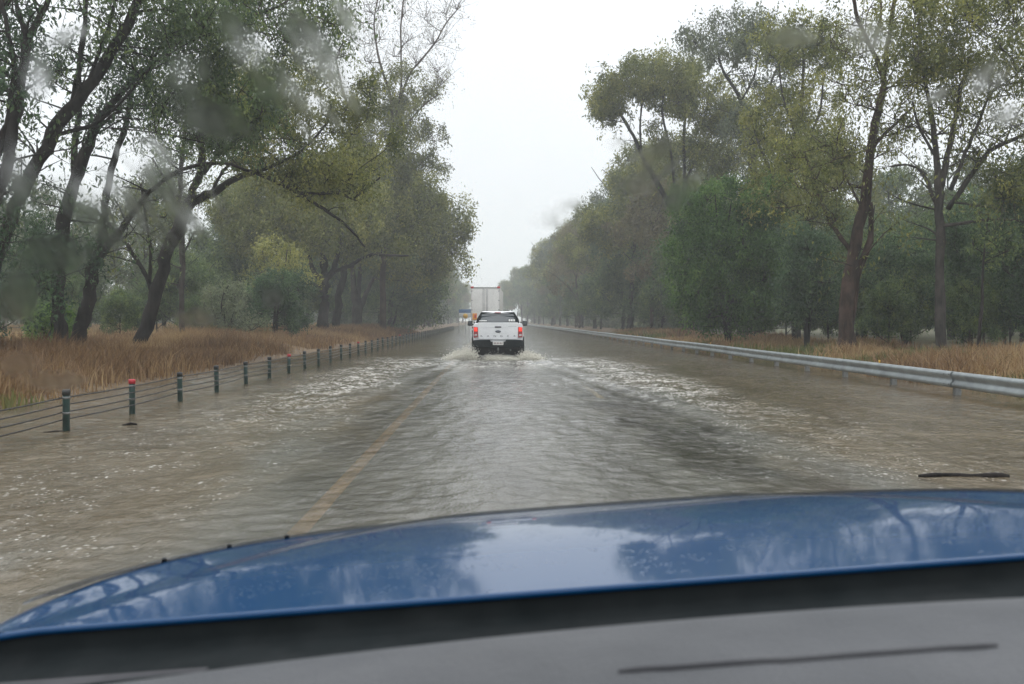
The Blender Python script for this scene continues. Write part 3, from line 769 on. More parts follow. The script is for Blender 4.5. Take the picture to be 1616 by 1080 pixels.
shrub('shrub', 'dark green bush low between the trunks left of the road', 34, 98, (610, 515), [(590, 440), (650, 430), (690, 450), (690, 500), (600, 510)], 26, 1.2, 'leaf_green', .3, nleaf=55, size=.32, group='shrubs on the left bank')

# ---- right row
GR = 'gum trees behind the right guardrail'
T = Tree(40); Y = 35
limbs_px(T, Y, [dict(p=[(1332, foot(1332, Y)), (1333, 520), (1340, 440), (1352, 376), (1366, 315), (1374, 236), (1389, 157), (1394, 126), (1376, 79), (1354, 31), (1344, -20), (1340, -70)], w=[40, 32, 26, 23, 21, 18, 15, 12, 9, 8, 7, 5]),
                dict(p=[(1340, 530), (1352, 440), (1372, 380), (1374, 320)], w=[20, 15, 13, 8]),
                dict(p=[(1394, 130), (1401, 72), (1411, 0), (1418, -60)], w=[11, 9, 6]), dict(p=[(1374, 240), (1386, 222), (1414, 195), (1440, 170)], w=[9, 7, 4]),
                dict(p=[(1345, 400), (1310, 350), (1290, 300), (1270, 240)], w=[9, 7, 4]), dict(p=[(1360, 330), (1335, 280), (1320, 230)], w=[6, 4]),
                dict(p=[(1376, 79), (1390, 30), (1388, -20)], w=[6, 4])])
fill(T, [(1310, 60), (1440, 60), (1440, 200), (1380, 260), (1310, 240)], 26, .7, Y, 2, nsub=7, nleaf=34, size=.14, tint=.45)
fill(T, [(1240, 200), (1340, 220), (1320, 350), (1240, 340)], 16, .75, Y, 2, nsub=8, nleaf=44, size=.15, tint=.4)
fill(T, [(1310, -40), (1440, -40), (1430, 60), (1320, 60)], 10, .6, Y, 2, nsub=6, nleaf=24, size=.14, tint=.6)
T.done('gum_tree', 'tall brown barked gum with a thick double trunk rising through the right row', 'leaf_olive', 'bark_brown', GR, sprout=dict(per_m=1.1, tint=.5))

T = Tree(41); Y = 33
limbs_px(T, Y, [dict(p=[(1486, foot(1486, Y)), (1484, 440), (1482, 330), (1478, 252), (1470, 180), (1455, 100), (1450, 30)], w=[24, 19, 17, 13, 10, 7, 5]),
                dict(p=[(1483, 300), (1496, 245), (1505, 201), (1515, 150), (1530, 90)], w=[14, 12, 9, 6]),
                dict(p=[(1496, 330), (1530, 280), (1556, 245), (1578, 230), (1616, 212), (1660, 190)], w=[11, 10, 8, 6]),
                dict(p=[(1500, 300), (1524, 240), (1542, 200), (1568, 142), (1616, 130)], w=[9, 8, 6, 4]),
                dict(p=[(1480, 330), (1458, 277), (1436, 261), (1405, 263)], w=[9, 6, 3]), dict(p=[(1478, 250), (1450, 200), (1440, 160)], w=[6, 4])])
fill(T, [(1430, -50), (1680, -50), (1680, 130), (1600, 150), (1520, 130), (1450, 150), (1425, 80)], 42, .8, Y, 2.5, nsub=11, nleaf=72, size=.16, tint=.5)
fill(T, [(1430, 130), (1616, 150), (1680, 220), (1500, 210)], 18, .65, Y, 2, nsub=6, nleaf=34, size=.14, tint=.35)
fill(T, [(1560, 260), (1680, 240), (1680, 340), (1570, 340)], 12, .8, Y, 2, nsub=11, nleaf=60, size=.15, tint=.3)
T.done('gum_tree', 'gum tree fanning out into many upright limbs at the right edge of the view', 'leaf_olive', 'bark_grey', GR, sprout=dict(per_m=1.0, tint=.45))

T = Tree(42); Y = 74
limbs_px(T, Y, [dict(p=[(1088, foot(1088, Y)), (1085, 430), (1078, 360), (1055, 320), (1035, 285), (1015, 250), (1000, 215), (975, 175), (955, 150)], w=[17, 14, 12, 10, 9, 7, 6, 4]),
                dict(p=[(1078, 350), (1080, 300), (1080, 200), (1090, 150)], w=[8, 6, 4]), dict(p=[(1012, 245), (1010, 200), (1015, 150)], w=[5, 4, 3]),
                dict(p=[(1068, 340), (1060, 250), (1045, 180), (1050, 130)], w=[6, 5, 3]), dict(p=[(1080, 290), (1110, 230), (1150, 180)], w=[6, 4, 3])])
fill(T, [(925, 170), (945, 135), (985, 105), (1040, 90), (1100, 105), (1160, 150), (1185, 190), (1120, 205), (1050, 165), (1000, 150), (960, 180)], 50, 1.1, Y, 4, nsub=11, nleaf=74, size=.3, tint=.5, flat=.6)
fill(T, [(925, 165), (965, 150), (965, 190), (935, 190)], 6, .8, Y, 2, nsub=8, nleaf=50, size=.26, tint=.55)
fill(T, [(1020, 190), (1060, 200), (1050, 240), (1030, 230)], 6, .8, Y, 2, nsub=7, nleaf=36, size=.26, tint=.45)
fill(T, [(1090, 190), (1190, 190), (1200, 260), (1130, 290), (1090, 240)], 20, 1.1, Y, 3, nsub=10, nleaf=50, size=.28, tint=.4)
T.done('gum_tree', 'umbrella shaped gum tree with a domed crown overhanging the sky gap', 'leaf_olive', 'bark_dark', GR, sprout=dict(per_m=.6, tint=.5, size=.26, lmax=3))

T = Tree(43); Y = 64
limbs_px(T, Y, [dict(p=[(1200, foot(1200, Y)), (1195, 400), (1190, 280), (1185, 220), (1165, 150), (1140, 110), (1130, 70)], w=[18, 15, 12, 9, 7, 5, 3]),
                dict(p=[(1185, 220), (1210, 150), (1225, 110)], w=[6, 4]), dict(p=[(1170, 160), (1190, 120), (1195, 90)], w=[4, 3])])
fill(T, [(1090, 65), (1120, 35), (1170, 25), (1225, 40), (1240, 90), (1200, 100), (1120, 95)], 28, 1.0, Y, 3, nsub=9, nleaf=48, size=.26, tint=.45)
fill(T, [(1180, 110), (1240, 110), (1240, 145), (1190, 140)], 5, .8, Y, 2, nsub=7, nleaf=36, size=.24, tint=.4)
fill(T, [(1140, 160), (1260, 150), (1260, 300), (1180, 310)], 20, 1.0, Y, 3, nsub=9, nleaf=54, size=.26, tint=.45)
T.done('gum_tree', 'pale gum tree whose small open top shows above the umbrella shaped crown', 'leaf_grey', 'bark_dark', GR, sprout=dict(per_m=.7, tint=.5, size=.24, lmax=3))

T = Tree(44); Y = 48
limbs_px(T, Y, [dict(p=[(1258, foot(1258, Y)), (1255, 420), (1240, 330), (1250, 250), (1262, 180), (1268, 110), (1265, 50)], w=[20, 17, 14, 11, 8, 6, 4]),
                dict(p=[(1250, 250), (1290, 190), (1300, 120)], w=[7, 5, 3]), dict(p=[(1242, 320), (1210, 260), (1195, 220)], w=[7, 4]), dict(p=[(1248, 400), (1285, 340), (1305, 270), (1320, 200)], w=[10, 8, 6, 4]), dict(p=[(1246, 390), (1215, 330), (1190, 290), (1180, 240)], w=[9, 7, 5, 3]), dict(p=[(1255, 210), (1235, 150), (1230, 100)], w=[6, 4, 3])])
fill(T, [(1205, 50), (1240, 30), (1300, 30), (1345, 60), (1330, 100), (1210, 95)], 24, .8, Y, 2.5, nsub=9, nleaf=48, size=.2, tint=.4)
fill(T, [(1180, 150), (1320, 130), (1340, 220), (1300, 330), (1180, 330)], 40, .8, Y, 2.5, nsub=9, nleaf=66, size=.2, tint=.6)
T.done('gum_tree', 'light olive gum between the umbrella crowned tree and the brown barked gum', 'leaf_olive', 'bark_grey', GR, sprout=dict(per_m=.9, tint=.55, size=.2))

GU = 'dense young trees behind the guardrail'
shrub('wattle_tree', 'dense vivid green wattle growing close behind the guardrail', 50, 47, (1150, 540), [(1090, 310), (1150, 300), (1210, 290), (1245, 340), (1240, 480), (1190, 520), (1090, 520), (1065, 450), (1080, 360)], 100, .8, 'leaf_vivid', .4, size=.18, nleaf=85, stems=6, group=GU, w0=9, nsub=12)
shrub('wattle_tree', 'low dark green wattle left of the brown barked gum', 51, 41, (1272, 545), [(1240, 350), (1310, 370), (1315, 480), (1245, 500)], 34, .7, 'leaf_dark', .5, size=.17, nleaf=75, stems=4, group=GU, w0=8)
shrub('wattle_tree', 'dark green sapling cluster just right of the brown barked gum', 52, 42, (1430, 540), [(1370, 400), (1410, 380), (1470, 390), (1470, 500), (1385, 500)], 32, .7, 'leaf_dark', .6, size=.17, nleaf=70, stems=5, group=GU, w0=7)
shrub('wattle_tree', 'dark green sapling filling the space right of the fanning gum', 53, 38, (1530, 550), [(1490, 340), (1560, 330), (1590, 360), (1590, 500), (1500, 510)], 40, .7, 'leaf_dark', .5, size=.16, nleaf=75, stems=5, group=GU, w0=8)
shrub('wattle_tree', 'dark green sapling at the right edge of the view', 54, 34, (1640, 570), [(1590, 260), (1680, 260), (1690, 520), (1590, 510)], 44, .75, 'leaf_dark', .35, size=.16, nleaf=75, stems=5, group=GU, w0=9)
shrub('wattle_tree', 'mid green sapling behind the brown barked gum', 55, 52, (1365, 530), [(1300, 320), (1400, 390), (1430, 340), (1440, 500), (1310, 510)], 34, .85, 'leaf_green', .35, size=.2, nleaf=60, stems=5, group=GU, w0=8)
T = Tree(56); Y = 31
limbs_px(T, Y, [dict(p=[(1545, foot(1545, Y)), (1545, 540), (1550, 470), (1553, 400), (1560, 340)], w=[9, 7, 6, 4, 2])])
fill(T, [(1520, 360), (1590, 350), (1590, 420), (1530, 430)], 7, .5, Y, 1, nsub=7, nleaf=40, size=.14, tint=.4)
T.done('young_gum_tree', 'thin sapling standing in the grass in front of the right trees', 'leaf_green', 'bark_dark', GU)

# ---- generic trees for the rows beyond and for the back
def generic(seed, H, crown_r, lean=0.0, fork=.35, ncl=26, r=1.3, size=.32, nleaf=60, nsub=10, tint=.45, sparse=1.0, trunk=.28):
    T = Tree(seed); rs = T.rs
    top = np.array((lean * H + rs.normal(0, .4), rs.normal(0, .5), H * .93))
    p = [np.array((0, 0, -.3)), np.array((0, 0, .8)), np.array((lean * H * .15, 0, H * .22)), np.array((lean * H * .35, rs.normal(0, .3), H * .45)), np.array((lean * H * .7, rs.normal(0, .3), H * .7)), top]
    T.limb(p, [trunk * 1.35, trunk, trunk * .85, trunk * .65, trunk * .35, .04], 7)
    nl = 7
    for i in range(nl):
        t = fork + (1 - fork) * (i + rs.rand() * .6) / nl * .85; z = H * t
        st = np.array([np.interp(z, [q[2] for q in p], [q[k] for q in p]) for k in range(3)])
        a = i * 2.4 + rs.normal(0, .5); L = crown_r * (1.15 - .5 * t) * rs.uniform(.7, 1.1)
        en = st + np.array((math.cos(a) * L, math.sin(a) * L, L * rs.uniform(.6, 1.2)))
        en[2] = min(en[2], H)
        T.limb(bez(st, en, rs, .08, 5), np.linspace(trunk * .4, .03, 5), 5, False)
    cs = []
    for i in range(ncl):
        u = rs.rand(); z = H * (fork + .12 + (1 - fork - .14) * u ** .8)
        prof = math.sin(math.pi * min(1, (.25 + .72 * (z / H - fork) / (1 - fork)))) ** .7
        a = rs.uniform(0, 2 * math.pi); q = crown_r * prof * math.sqrt(rs.uniform(.15, 1))
        cs.append(np.array((lean * z * .8 + math.cos(a) * q, math.sin(a) * q, z)))
    cs.sort(key=lambda c: c[2])
    for c in cs: T.clump(c, r * rs.uniform(.7, 1.3), nsub=nsub, nleaf=nleaf, size=size, tint=tint)
    return T

protos = []
def add_proto(T, name, leafm, barkm):
    r = T.done(name, 'x', leafm, barkm, base=np.array((0., 0., 0.))); protos.append(r); return r
def copy_tree(r, loc, rz, sc, label, group):
    o = r.copy(); C.objects.link(o); o.location = loc; o.rotation_euler = (0, 0, rz); o.scale = (sc, sc, sc)
    for ch in r.children:
        c = ch.copy(); C.objects.link(c); c.parent = o
    o['label'] = label; o['category'] = 'tree'; o['group'] = group
    return o
pa = add_proto(generic(60, 18, 5.2, .05, .35, 52, 1.35, .38, 60, tint=.5), 'gum_tree', 'leaf_olive', 'bark_dark')
pb = add_proto(generic(61, 16, 4.4, -.04, .3, 46, 1.3, .38, 60, tint=.4), 'gum_tree', 'leaf_green', 'bark_grey')
pc = add_proto(generic(62, 19, 4.6, .03, .42, 34, 1.3, .36, 42, tint=.45), 'gum_tree', 'leaf_grey', 'bark_grey')
pd = add_proto(generic(63, 8, 3.2, .0, .12, 40, 1.1, .34, 60, tint=.4, trunk=.12), 'young_gum_tree', 'leaf_green', 'bark_dark')
pe = add_proto(generic(64, 15, 4.2, .06, .25, 40, 1.2, .36, 48, tint=.5, trunk=.2), 'gum_tree', 'leaf_brown', 'bark_brown')
pf = add_proto(generic(65, 11, 3.6, .02, .25, 26, 1.0, .34, 34, tint=.5, trunk=.14), 'young_gum_tree', 'leaf_grey', 'bark_grey')
used = set()
def put(proto, x, y, rz, sc, label, group):
    z = float(gh(x, y)) if abs(x) < 900 else 0
    if proto.name in used: return copy_tree(proto, (x, y, z), rz, sc, label, group)
    used.add(proto.name); proto.location = (x, y, z); proto.rotation_euler = (0, 0, rz); proto.scale = (sc, sc, sc)
    proto['label'] = label; proto['group'] = group; return proto
rs = np.random.RandomState(77)
FL, FR = 'hazy gum trees of the far left row', 'hazy gum trees of the far right row'
LL = {pa: 'olive gum tree of the hazy left row beyond the big water edge gums', pb: 'mid green gum tree of the hazy left row beyond the big water edge gums', pc: 'thin crowned grey green gum of the hazy left row', pe: 'brownish gum tree of the hazy left row', pd: 'low bushy green tree under the hazy left row', pf: 'low thin grey green tree under the left row'}
LR = {k: v.replace('left', 'right').replace('beyond the big water edge gums', 'seen past the umbrella shaped gum') for k, v in LL.items()}
y = 102.0; i = 0
while y < 420:
    pr = (pa, pb, pa, pc, pe)[i % 5]
    put(pr, -10.2 - rs.uniform(0, 3.5), y, rs.uniform(0, 6.3), rs.uniform(.85, 1.05) * (1.0 if y < 200 else .9), LL[pr], FL)
    if i % 2 == 0: put(pd, -11.5 - rs.uniform(0, 3), y + 4, rs.uniform(0, 6.3), rs.uniform(.8, 1.1), LL[pd], FL)
    y += 9 + y * .035; i += 1
y = 88.0; i = 0
while y < 420:
    pr = (pe, pa, pb, pc, pa, pe)[i % 6]
    put(pr, 12.8 + rs.uniform(0, 3.5), y, rs.uniform(0, 6.3), rs.uniform(.85, 1.05), LR[pr], FR)
    if i % 2: put(pd, 13.2 + rs.uniform(0, 2), y + 4, rs.uniform(0, 6.3), rs.uniform(.8, 1.15), LR[pd], FR)
    y += 8 + y * .03; i += 1
for k in range(12):
    t_ = k / 11.; x = 11 - 14 * t_; yy = 300 + 130 * t_
    put((pb, pa, pe)[k % 3], x, yy, rs.uniform(0, 6.3), 1.02 - .5 * t_, 'misty tree closing the view where the road bends away', 'misty trees at the far end of the road')
# second rank behind each row
BL, BR = 'trees standing back behind the left row', 'trees standing back behind the right row'
for (x, y, pr, s) in [(-24, 70, pf, 1.0), (-21, 84, pb, .8), (-30, 92, pc, .8), (-36, 78, pf, 1.1), (-40, 100, pb, .75), (-48, 95, pf, 1.2), (-27, 110, pc, .8), (-22, 120, pa, .9),
                      (-55, 118, pa, .75), (-62, 110, pf, 1.1), (-45, 125, pc, .7), (-35, 130, pb, .9), (-70, 140, pb, .8), (-30, 62, pd, .7), (-38, 88, pd, .8), (-46, 105, pd, .8), (-19, 66, pd, .6), (-52, 90, pd, .7), (-58, 130, pd, 1), (-66, 125, pd, 1.0), (-20, 140, pe, 1), (-24, 165, pb, 1)]:
    put(pr, x, y, rs.uniform(0, 6.3), s, {pf: 'thin pale gum standing back behind the left trees', pb: 'mid green gum standing back behind the left trees', pc: 'sparse grey gum standing back behind the left trees', pd: 'low green bush tree standing back behind the left trees', pa: 'olive gum standing back behind the left trees', pe: 'brownish gum standing back behind the left trees'}[pr], BL)
for (x, y, pr, s) in [(20, 75, pf, 1.0), (19, 92, pa, 1), (24, 50, pd, .9), (27, 58, pf, 1.0), (31, 66, pd, 1.0), (34, 56, pf, .9), (38, 72, pd, 1.1), (23, 105, pb, 1), (28, 82, pa, .9), (36, 90, pb, .9), (42, 84, pc, .7),
                      (16.5, 66, pd, 1.0), (16, 80, pd, 1.0), (17, 98, pd, 1.1), (46, 74, pd, 1.0), (50, 92, pd, 1.1), (21, 130, pe, 1), (22, 160, pa, 1)]:
    put(pr, x, y, rs.uniform(0, 6.3), s, {pf: 'thin pale gum standing back behind the right trees', pb: 'mid green gum standing back behind the right trees', pc: 'sparse grey gum standing back behind the right trees', pd: 'low green bush tree standing back behind the right trees', pa: 'olive gum standing back behind the right trees', pe: 'brownish gum standing back behind the right trees'}[pr], BR)

for (x, y, s) in [(-18, 58, .6), (-20, 74, .8), (-26, 80, .9), (-33, 74, .8), (-42, 86, .9), (-24, 100, 1), (-30, 105, 1), (-18, 96, .9), (-50, 100, 1), (-17, 112, 1), (-62, 100, 1.1), (-72, 118, 1.2)]:
    put(pd, x, y, rs.uniform(0, 6.3), s, 'low green bush tree standing back behind the left trees', BL)
for (x, y, s) in [(18, 46, .6), (20, 54, .8), (24, 60, .9), (28, 52, .9), (18, 70, .9), (22, 84, 1), (26, 70, 1), (31, 78, 1), (17, 88, 1), (18, 110, 1), (36, 62, 1), (42, 66, 1.1), (44, 80, 1.2), (16, 62, .7)]:
    put(pd, x, y, rs.uniform(0, 6.3), s, 'low green bush tree standing back behind the right trees', BR)
for (x, y, s) in [(14.5, 36, .3), (17, 40, .38), (15, 44, .34), (19, 48, .45), (15.5, 52, .4), (21, 42, .45), (24, 46, .5), (14.8, 58, .4), (16.5, 34, .3), (19.5, 37, .35), (22, 36, .4), (15.2, 75, .5), (15.5, 90, .6)]:
    put(pd, x, y, rs.uniform(0, 6.3), s, 'low green shrub in the grass at the foot of the right trees', 'low shrubs under the right trees')
for (x, y, s) in [(-15, 52, .3), (-17, 46, .3), (-20, 60, .45), (-23, 54, .45), (-28, 68, .6), (-16, 64, .4), (-34, 66, .6)]:
    put(pd, x, y, rs.uniform(0, 6.3), s, 'low green shrub in the grass among the left trees', 'low shrubs under the left trees')
def belt(name, label, seed, path, n, h):
    rr = np.random.RandomState(seed); path = np.array(path, float); mb = MB()
    t_ = rr.uniform(0, len(path) - 1, n); i = t_.astype(int).clip(0, len(path) - 2); f = (t_ - i)[:, None]
    c = path[i] * (1 - f) + path[i + 1] * f + rr.normal(0, 1.2 if h < 6 else 5, (n, 2))
    top = h * (.55 + .75 * vnoise(t_ * 7, t_ * 0 + 3, seed)) * rr.uniform(.85, 1.1, n)
    z = top * rr.uniform(.05, 1, n) ** .8
    leaves(mb, rr, np.stack([c[:, 0], c[:, 1], z], -1), 26, 1.0, .8, np.clip(.45 + rr.normal(0, .15, n), 0, 1))
    tag(mb.build(name, 'leaf_grey', tint=True), label, 'woodland', kind='stuff')
belt('woodland', 'hazy distant woodland seen between the left trunks', 1, [(-260, 150), (-150, 165), (-90, 160), (-50, 175), (-30, 190)], 3400, 10)
belt('woodland', 'hazy distant woodland seen between the right trunks', 2, [(260, 120), (160, 130), (90, 125), (60, 135), (35, 150), (26, 190)], 3400, 10)

belt('undergrowth', 'hazy undergrowth at the feet of the far left row', 3, [(-17, 112), (-17, 250), (-17, 430)], 1500, 4.5)
belt('undergrowth', 'hazy undergrowth at the feet of the far right row', 4, [(20, 95), (20, 250), (20, 430)], 1500, 4.5)
# ------------------------------------------------------------------ farm fence far left
ff = thing('farm_fence', 'old post and wire farm fence across the straw paddock behind the left trees', 'fence', (-21, 48, 0))
for k in range(9):
    b = MB(); x, yy = -k * 2.6, k * .9; z = float(gh(-21 + x, 48 + yy))
    b.tube([(x, yy, z - .2), (x, yy, z + .6), (x + .02, yy, z + 1.15)], [.08, .075, .065], 7); b.build('post', 'wood', ff, smooth=True)
for h in (.4, .7, 1.0):
    b = MB(); b.tube([(-k * 2.6, k * .9 - .08, float(gh(-21 - k * 2.6, 48)) + h) for k in range(9)], .008, 4); b.build('wire', 'cable', ff)

# ------------------------------------------------------------------ wire rope barrier on the left
BX = -5.5; SP = 2.36; PH = .535
off0 = 775 - 110; Y0 = F * 5.5 / off0
wb = thing('wire_rope_barrier', 'four strand wire rope barrier with dark posts standing in flood water on the left', 'road barrier', (BX, Y0, 0))
NP = 58
post_me = cap_me = None
def post_mesh():
    b = MB(); n = 12
    a = np.linspace(0, 2 * np.pi, n, endpoint=False)
    b.tube([(0, 0, -.35), (0, 0, PH - .07), (0, 0, PH - .065)], [.045, .045, .045], 12); return b
red_idx = {1, 6, 12, 20}
for k in range(-4, NP):
    if k == -4 or post_me is None:
        o = post_mesh().build('post', 'post_green', wb, smooth=True); post_me = o.data
        b = MB(); b.tube([(0, 0, PH - .07), (0, 0, PH - .01), (0, 0, PH)], [.052, .052, .044], 12)
        c = b.build('cap', 'cap_black', o, smooth=True); cap_me = c.data
        band_me = []
        for z in (PH - .12, PH - .32):
            b = MB(); b.tube([(0, 0, z), (0, 0, z + .03)], .048, 12)
            band_me.append(b.build('reflector_band', 'galv_dark', o).data)
        cr = cap_me.copy(); cr.materials.clear(); cr.materials.append(M['cap_red'])
    else:
        o = bpy.data.objects.new('post', post_me); C.objects.link(o); o.parent = wb
        c = bpy.data.objects.new('cap', cr if k in red_idx else cap_me); C.objects.link(c); c.parent = o
        for bmd in band_me:
            bd = bpy.data.objects.new('reflector_band', bmd); C.objects.link(bd); bd.parent = o
        if k in red_idx: c['label'] = 'red post cap'
    o.location = (rs.normal(0, .006), k * SP, rs.normal(0, .012)); o.rotation_euler = (rs.normal(0, .008), rs.normal(0, .012), 0)
for z in (.44, .345, .25, .155):
    b = MB(); pts = []
    for k in range(-4, NP):
        pts.append((.052 if k % 2 else -.052, k * SP, z)); pts.append((0, (k + .5) * SP, z - .006))
    b.tube(pts, .0095, 5); b.build('cable', 'cable', wb)

# ------------------------------------------------------------------ W-beam guardrail on the right
GX = 8.84
gr = thing('guardrail', 'galvanised W-beam guardrail running along the right side of the flooded road', 'guardrail', (GX, 12, 0))
prof = [(-.0, .475), (-.045, .465), (-.075, .43), (-.075, .395), (-.03, .345), (-.02, .32), (-.03, .295), (-.075, .245), (-.075, .21), (-.045, .175), (0, .163)]
prof = [(x, z - .01) for x, z in prof]
prof = prof + [(x + .006, z) for x, z in prof[::-1]]
PSP = 3.03
def rail_x(yy): return -.6 * smoothstep(40, 110, yy) * 0 + .015 * math.sin(yy * .3)
L0, L1 = -8, 240
ysr = [L0] + [k * PSP for k in range(-2, int(L1 / PSP))] + [L1]
b = MB(); n = len(prof); V = []
for yy in ysr:
    for x, z in prof: V.append((x + rail_x(yy), yy, z + .006 * math.sin(yy * 1.7)))
V = np.array(V); i = np.arange(len(ysr) - 1)[:, None] * n; j = np.arange(n)[None, :]; k2 = (j + 1) % n
b.add(V, np.stack([i + j, i + n + j, i + n + k2, i + k2], -1).reshape(-1, 4)); b.build('beam', 'galv', gr, smooth=False)
pm = bm_ = None
for k in range(-1, 78):
    if pm is None:
        b = MB(); b.box(.07, .19, -.055, .055, -.4, .44); o = b.build('post', 'galv_dark', gr, bevel=.006); pm = o.data
        b = MB(); b.box(.012, .068, -.06, .06, .17, .43); q = b.build('blockout', 'galv_dark', o, bevel=.006); bm_ = q.data
    else:
        o = bpy.data.objects.new('post', pm); C.objects.link(o); o.parent = gr
        q = bpy.data.objects.new('blockout', bm_); C.objects.link(q); q.parent = o
    o.location = (0, k * PSP + .9, 0)
for k in range(-1, 16):
    b = MB(); yy = k * 2 * PSP + .9
    V = np.array([(x - .006, yq, z) for yq in (yy - .16, yy + .16) for x, z in prof[:11]]); ii = np.arange(10)
    b.add(V, np.stack([ii, ii + 1, ii + 12, ii + 11], -1)); b.build('lap_joint', 'galv', gr)
    for z in (.41, .22):
        for q in (-.1, .1):
            if k < 7: b = MB(); b.tube([(-.088, yy + q, z), (-.07, yy + q, z)], .014, 7); b.build('bolt', 'galv_dark', gr)
for yy in (22.5, 40, 60, 82):
    b = MB(); b.box(.0, .02, yy - 12 - .03, yy - 12 + .03, .47, .53); b.build('reflector', 'yellow', gr)

# ------------------------------------------------------------------ debris on the water
b = MB(); rr = np.random.RandomState(5)
p0, p1 = P(1448, 757, 8.6 * 1.0), P(1590, 757, 8.6)
yb = 9.0
xa, xb_ = P(1450, 757, yb)[0], P(1588, 757, yb)[0]
pts = [(xa + (xb_ - xa) * t, yb + .05 * math.sin(t * 5), .022 + .008 * math.sin(t * 9) * t) for t in np.linspace(0, 1, 14)]
b.tube(pts, [.012, .018, .02, .022, .018, .02, .024, .022, .02, .024, .028, .03, .028, .015], 7)
for t in (3, 6, 9): b.tube([pts[t], (pts[t][0] + .08, pts[t][1] + .12, .012)], [.01, .004], 5)
tag(b.build('driftwood', 'bark_dark', smooth=True), 'dark waterlogged stick floating near the car on the right', 'driftwood')
b = MB(); q = P(205, 673, 13.7); b.tube([(q[0] - .1, 13.7, .01), (q[0], 13.72, .03), (q[0] + .1, 13.7, .02)], [.01, .022, .012], 6)
tag(b.build('twig', 'bark_dark', smooth=True), 'small dark twig floating below the first red capped post', 'twig')
b = MB(); q = P(80, 679, 12.9); b.tube([(q[0] - .1, 12.9, .0), (q[0] + .05, 12.95, .012), (q[0] + .22, 12.97, .01)], [.008, .01, .008], 5)
tag(b.build('twig', 'bark_dark', smooth=True), 'thin dark twig floating at the foot of the nearest barrier post', 'twig')

# ------------------------------------------------------------------ wheels
def wheel(parent, x, y, z, r=.39, w=.26, name='wheel'):
    b = MB(); s = 1 if x > 0 else -1
    b.tube([(x - w / 2, y, z), (x - w / 2 + .03, y, z), (x + w / 2 - .03, y, z), (x + w / 2, y, z)], [r * .9, r, r, r * .9], 28)
    o = b.build(name, 'rubber', parent, smooth=False)
    b = MB(); b.tube([(x + s * (w / 2 - .01), y, z), (x + s * (w / 2 + .012), y, z)], [r * .62, r * .58], 20)
    for k in range(6):
        a = k * math.pi / 3; b.tube([(x + s * (w / 2 + .012), y, z), (x + s * (w / 2 + .02), y + math.cos(a) * r * .55, z + math.sin(a) * r * .55)], .025, 5)
    b.build('rim', 'alloy', o); return o

# ------------------------------------------------------------------ white ute ahead
PY = 36.0; PX = P(786, 540, PY)[0]
ut = thing('utility_truck', 'white dual cab ute driving away through the flood water with tail lamps lit', 'pickup truck', (PX, PY, 0))
# tub
prism('tub', 'car_white', ut, [(-.88, .62), (-.92, .9), (-.9, 1.24), (-.86, 1.33), (.86, 1.33), (.9, 1.24), (.92, .9), (.88, .62)], .04, 1.75, .03)
tg = prism('tailgate', 'car_white', ut, [(-.70, .74), (-.72, 1.0), (-.715, 1.355), (.715, 1.355), (.72, 1.0), (.70, .74)], -.025, .045, .012)
for z, d in ((.98, .0), (1.2, 0)):
    boxo('pressed_crease', 'car_white', tg, (-.62, .62, -.032, -.024, z - .008, z + .008), .003)
boxo('handle', 'letter', tg, (-.115, .115, -.045, -.026, 1.165, 1.215), .008)
# oval badge
b = MB(); a = np.linspace(0, 2 * np.pi, 28, endpoint=False)
v = np.concatenate([np.stack([np.cos(a) * .10, np.full(28, yv), 1.03 + np.sin(a) * .042], -1) for yv in (-.04, -.03)])
v = np.vstack([v, (0, -.04, 1.03)])
ii = np.arange(28); jj = (ii + 1) % 28
b.add(v, np.stack([ii, jj, jj + 28, ii + 28], -1)); b.f[3].append(np.stack([np.full(28, 56), jj, ii], -1)); b.build('badge', 'badge', tg)
text('badge_script', 'Ford', .06, 'chrome', tg, (0, -.0405, 1.03), .001)
for i, ch in enumerate('RANGER'):
    text('letter', ch, .085, 'letter', tg, (-.60 + i * .24, -.0265, .86), .002, sx=1.5)
text('model_badge', 'XLT  4x4', .045, 'letter', tg, (.53, -.0265, 1.22), .001, sx=1.1) if False else boxo('trim_strip', 'chrome', tg, (.36, .66, -.031, -.0265, 1.205, 1.222), .002)
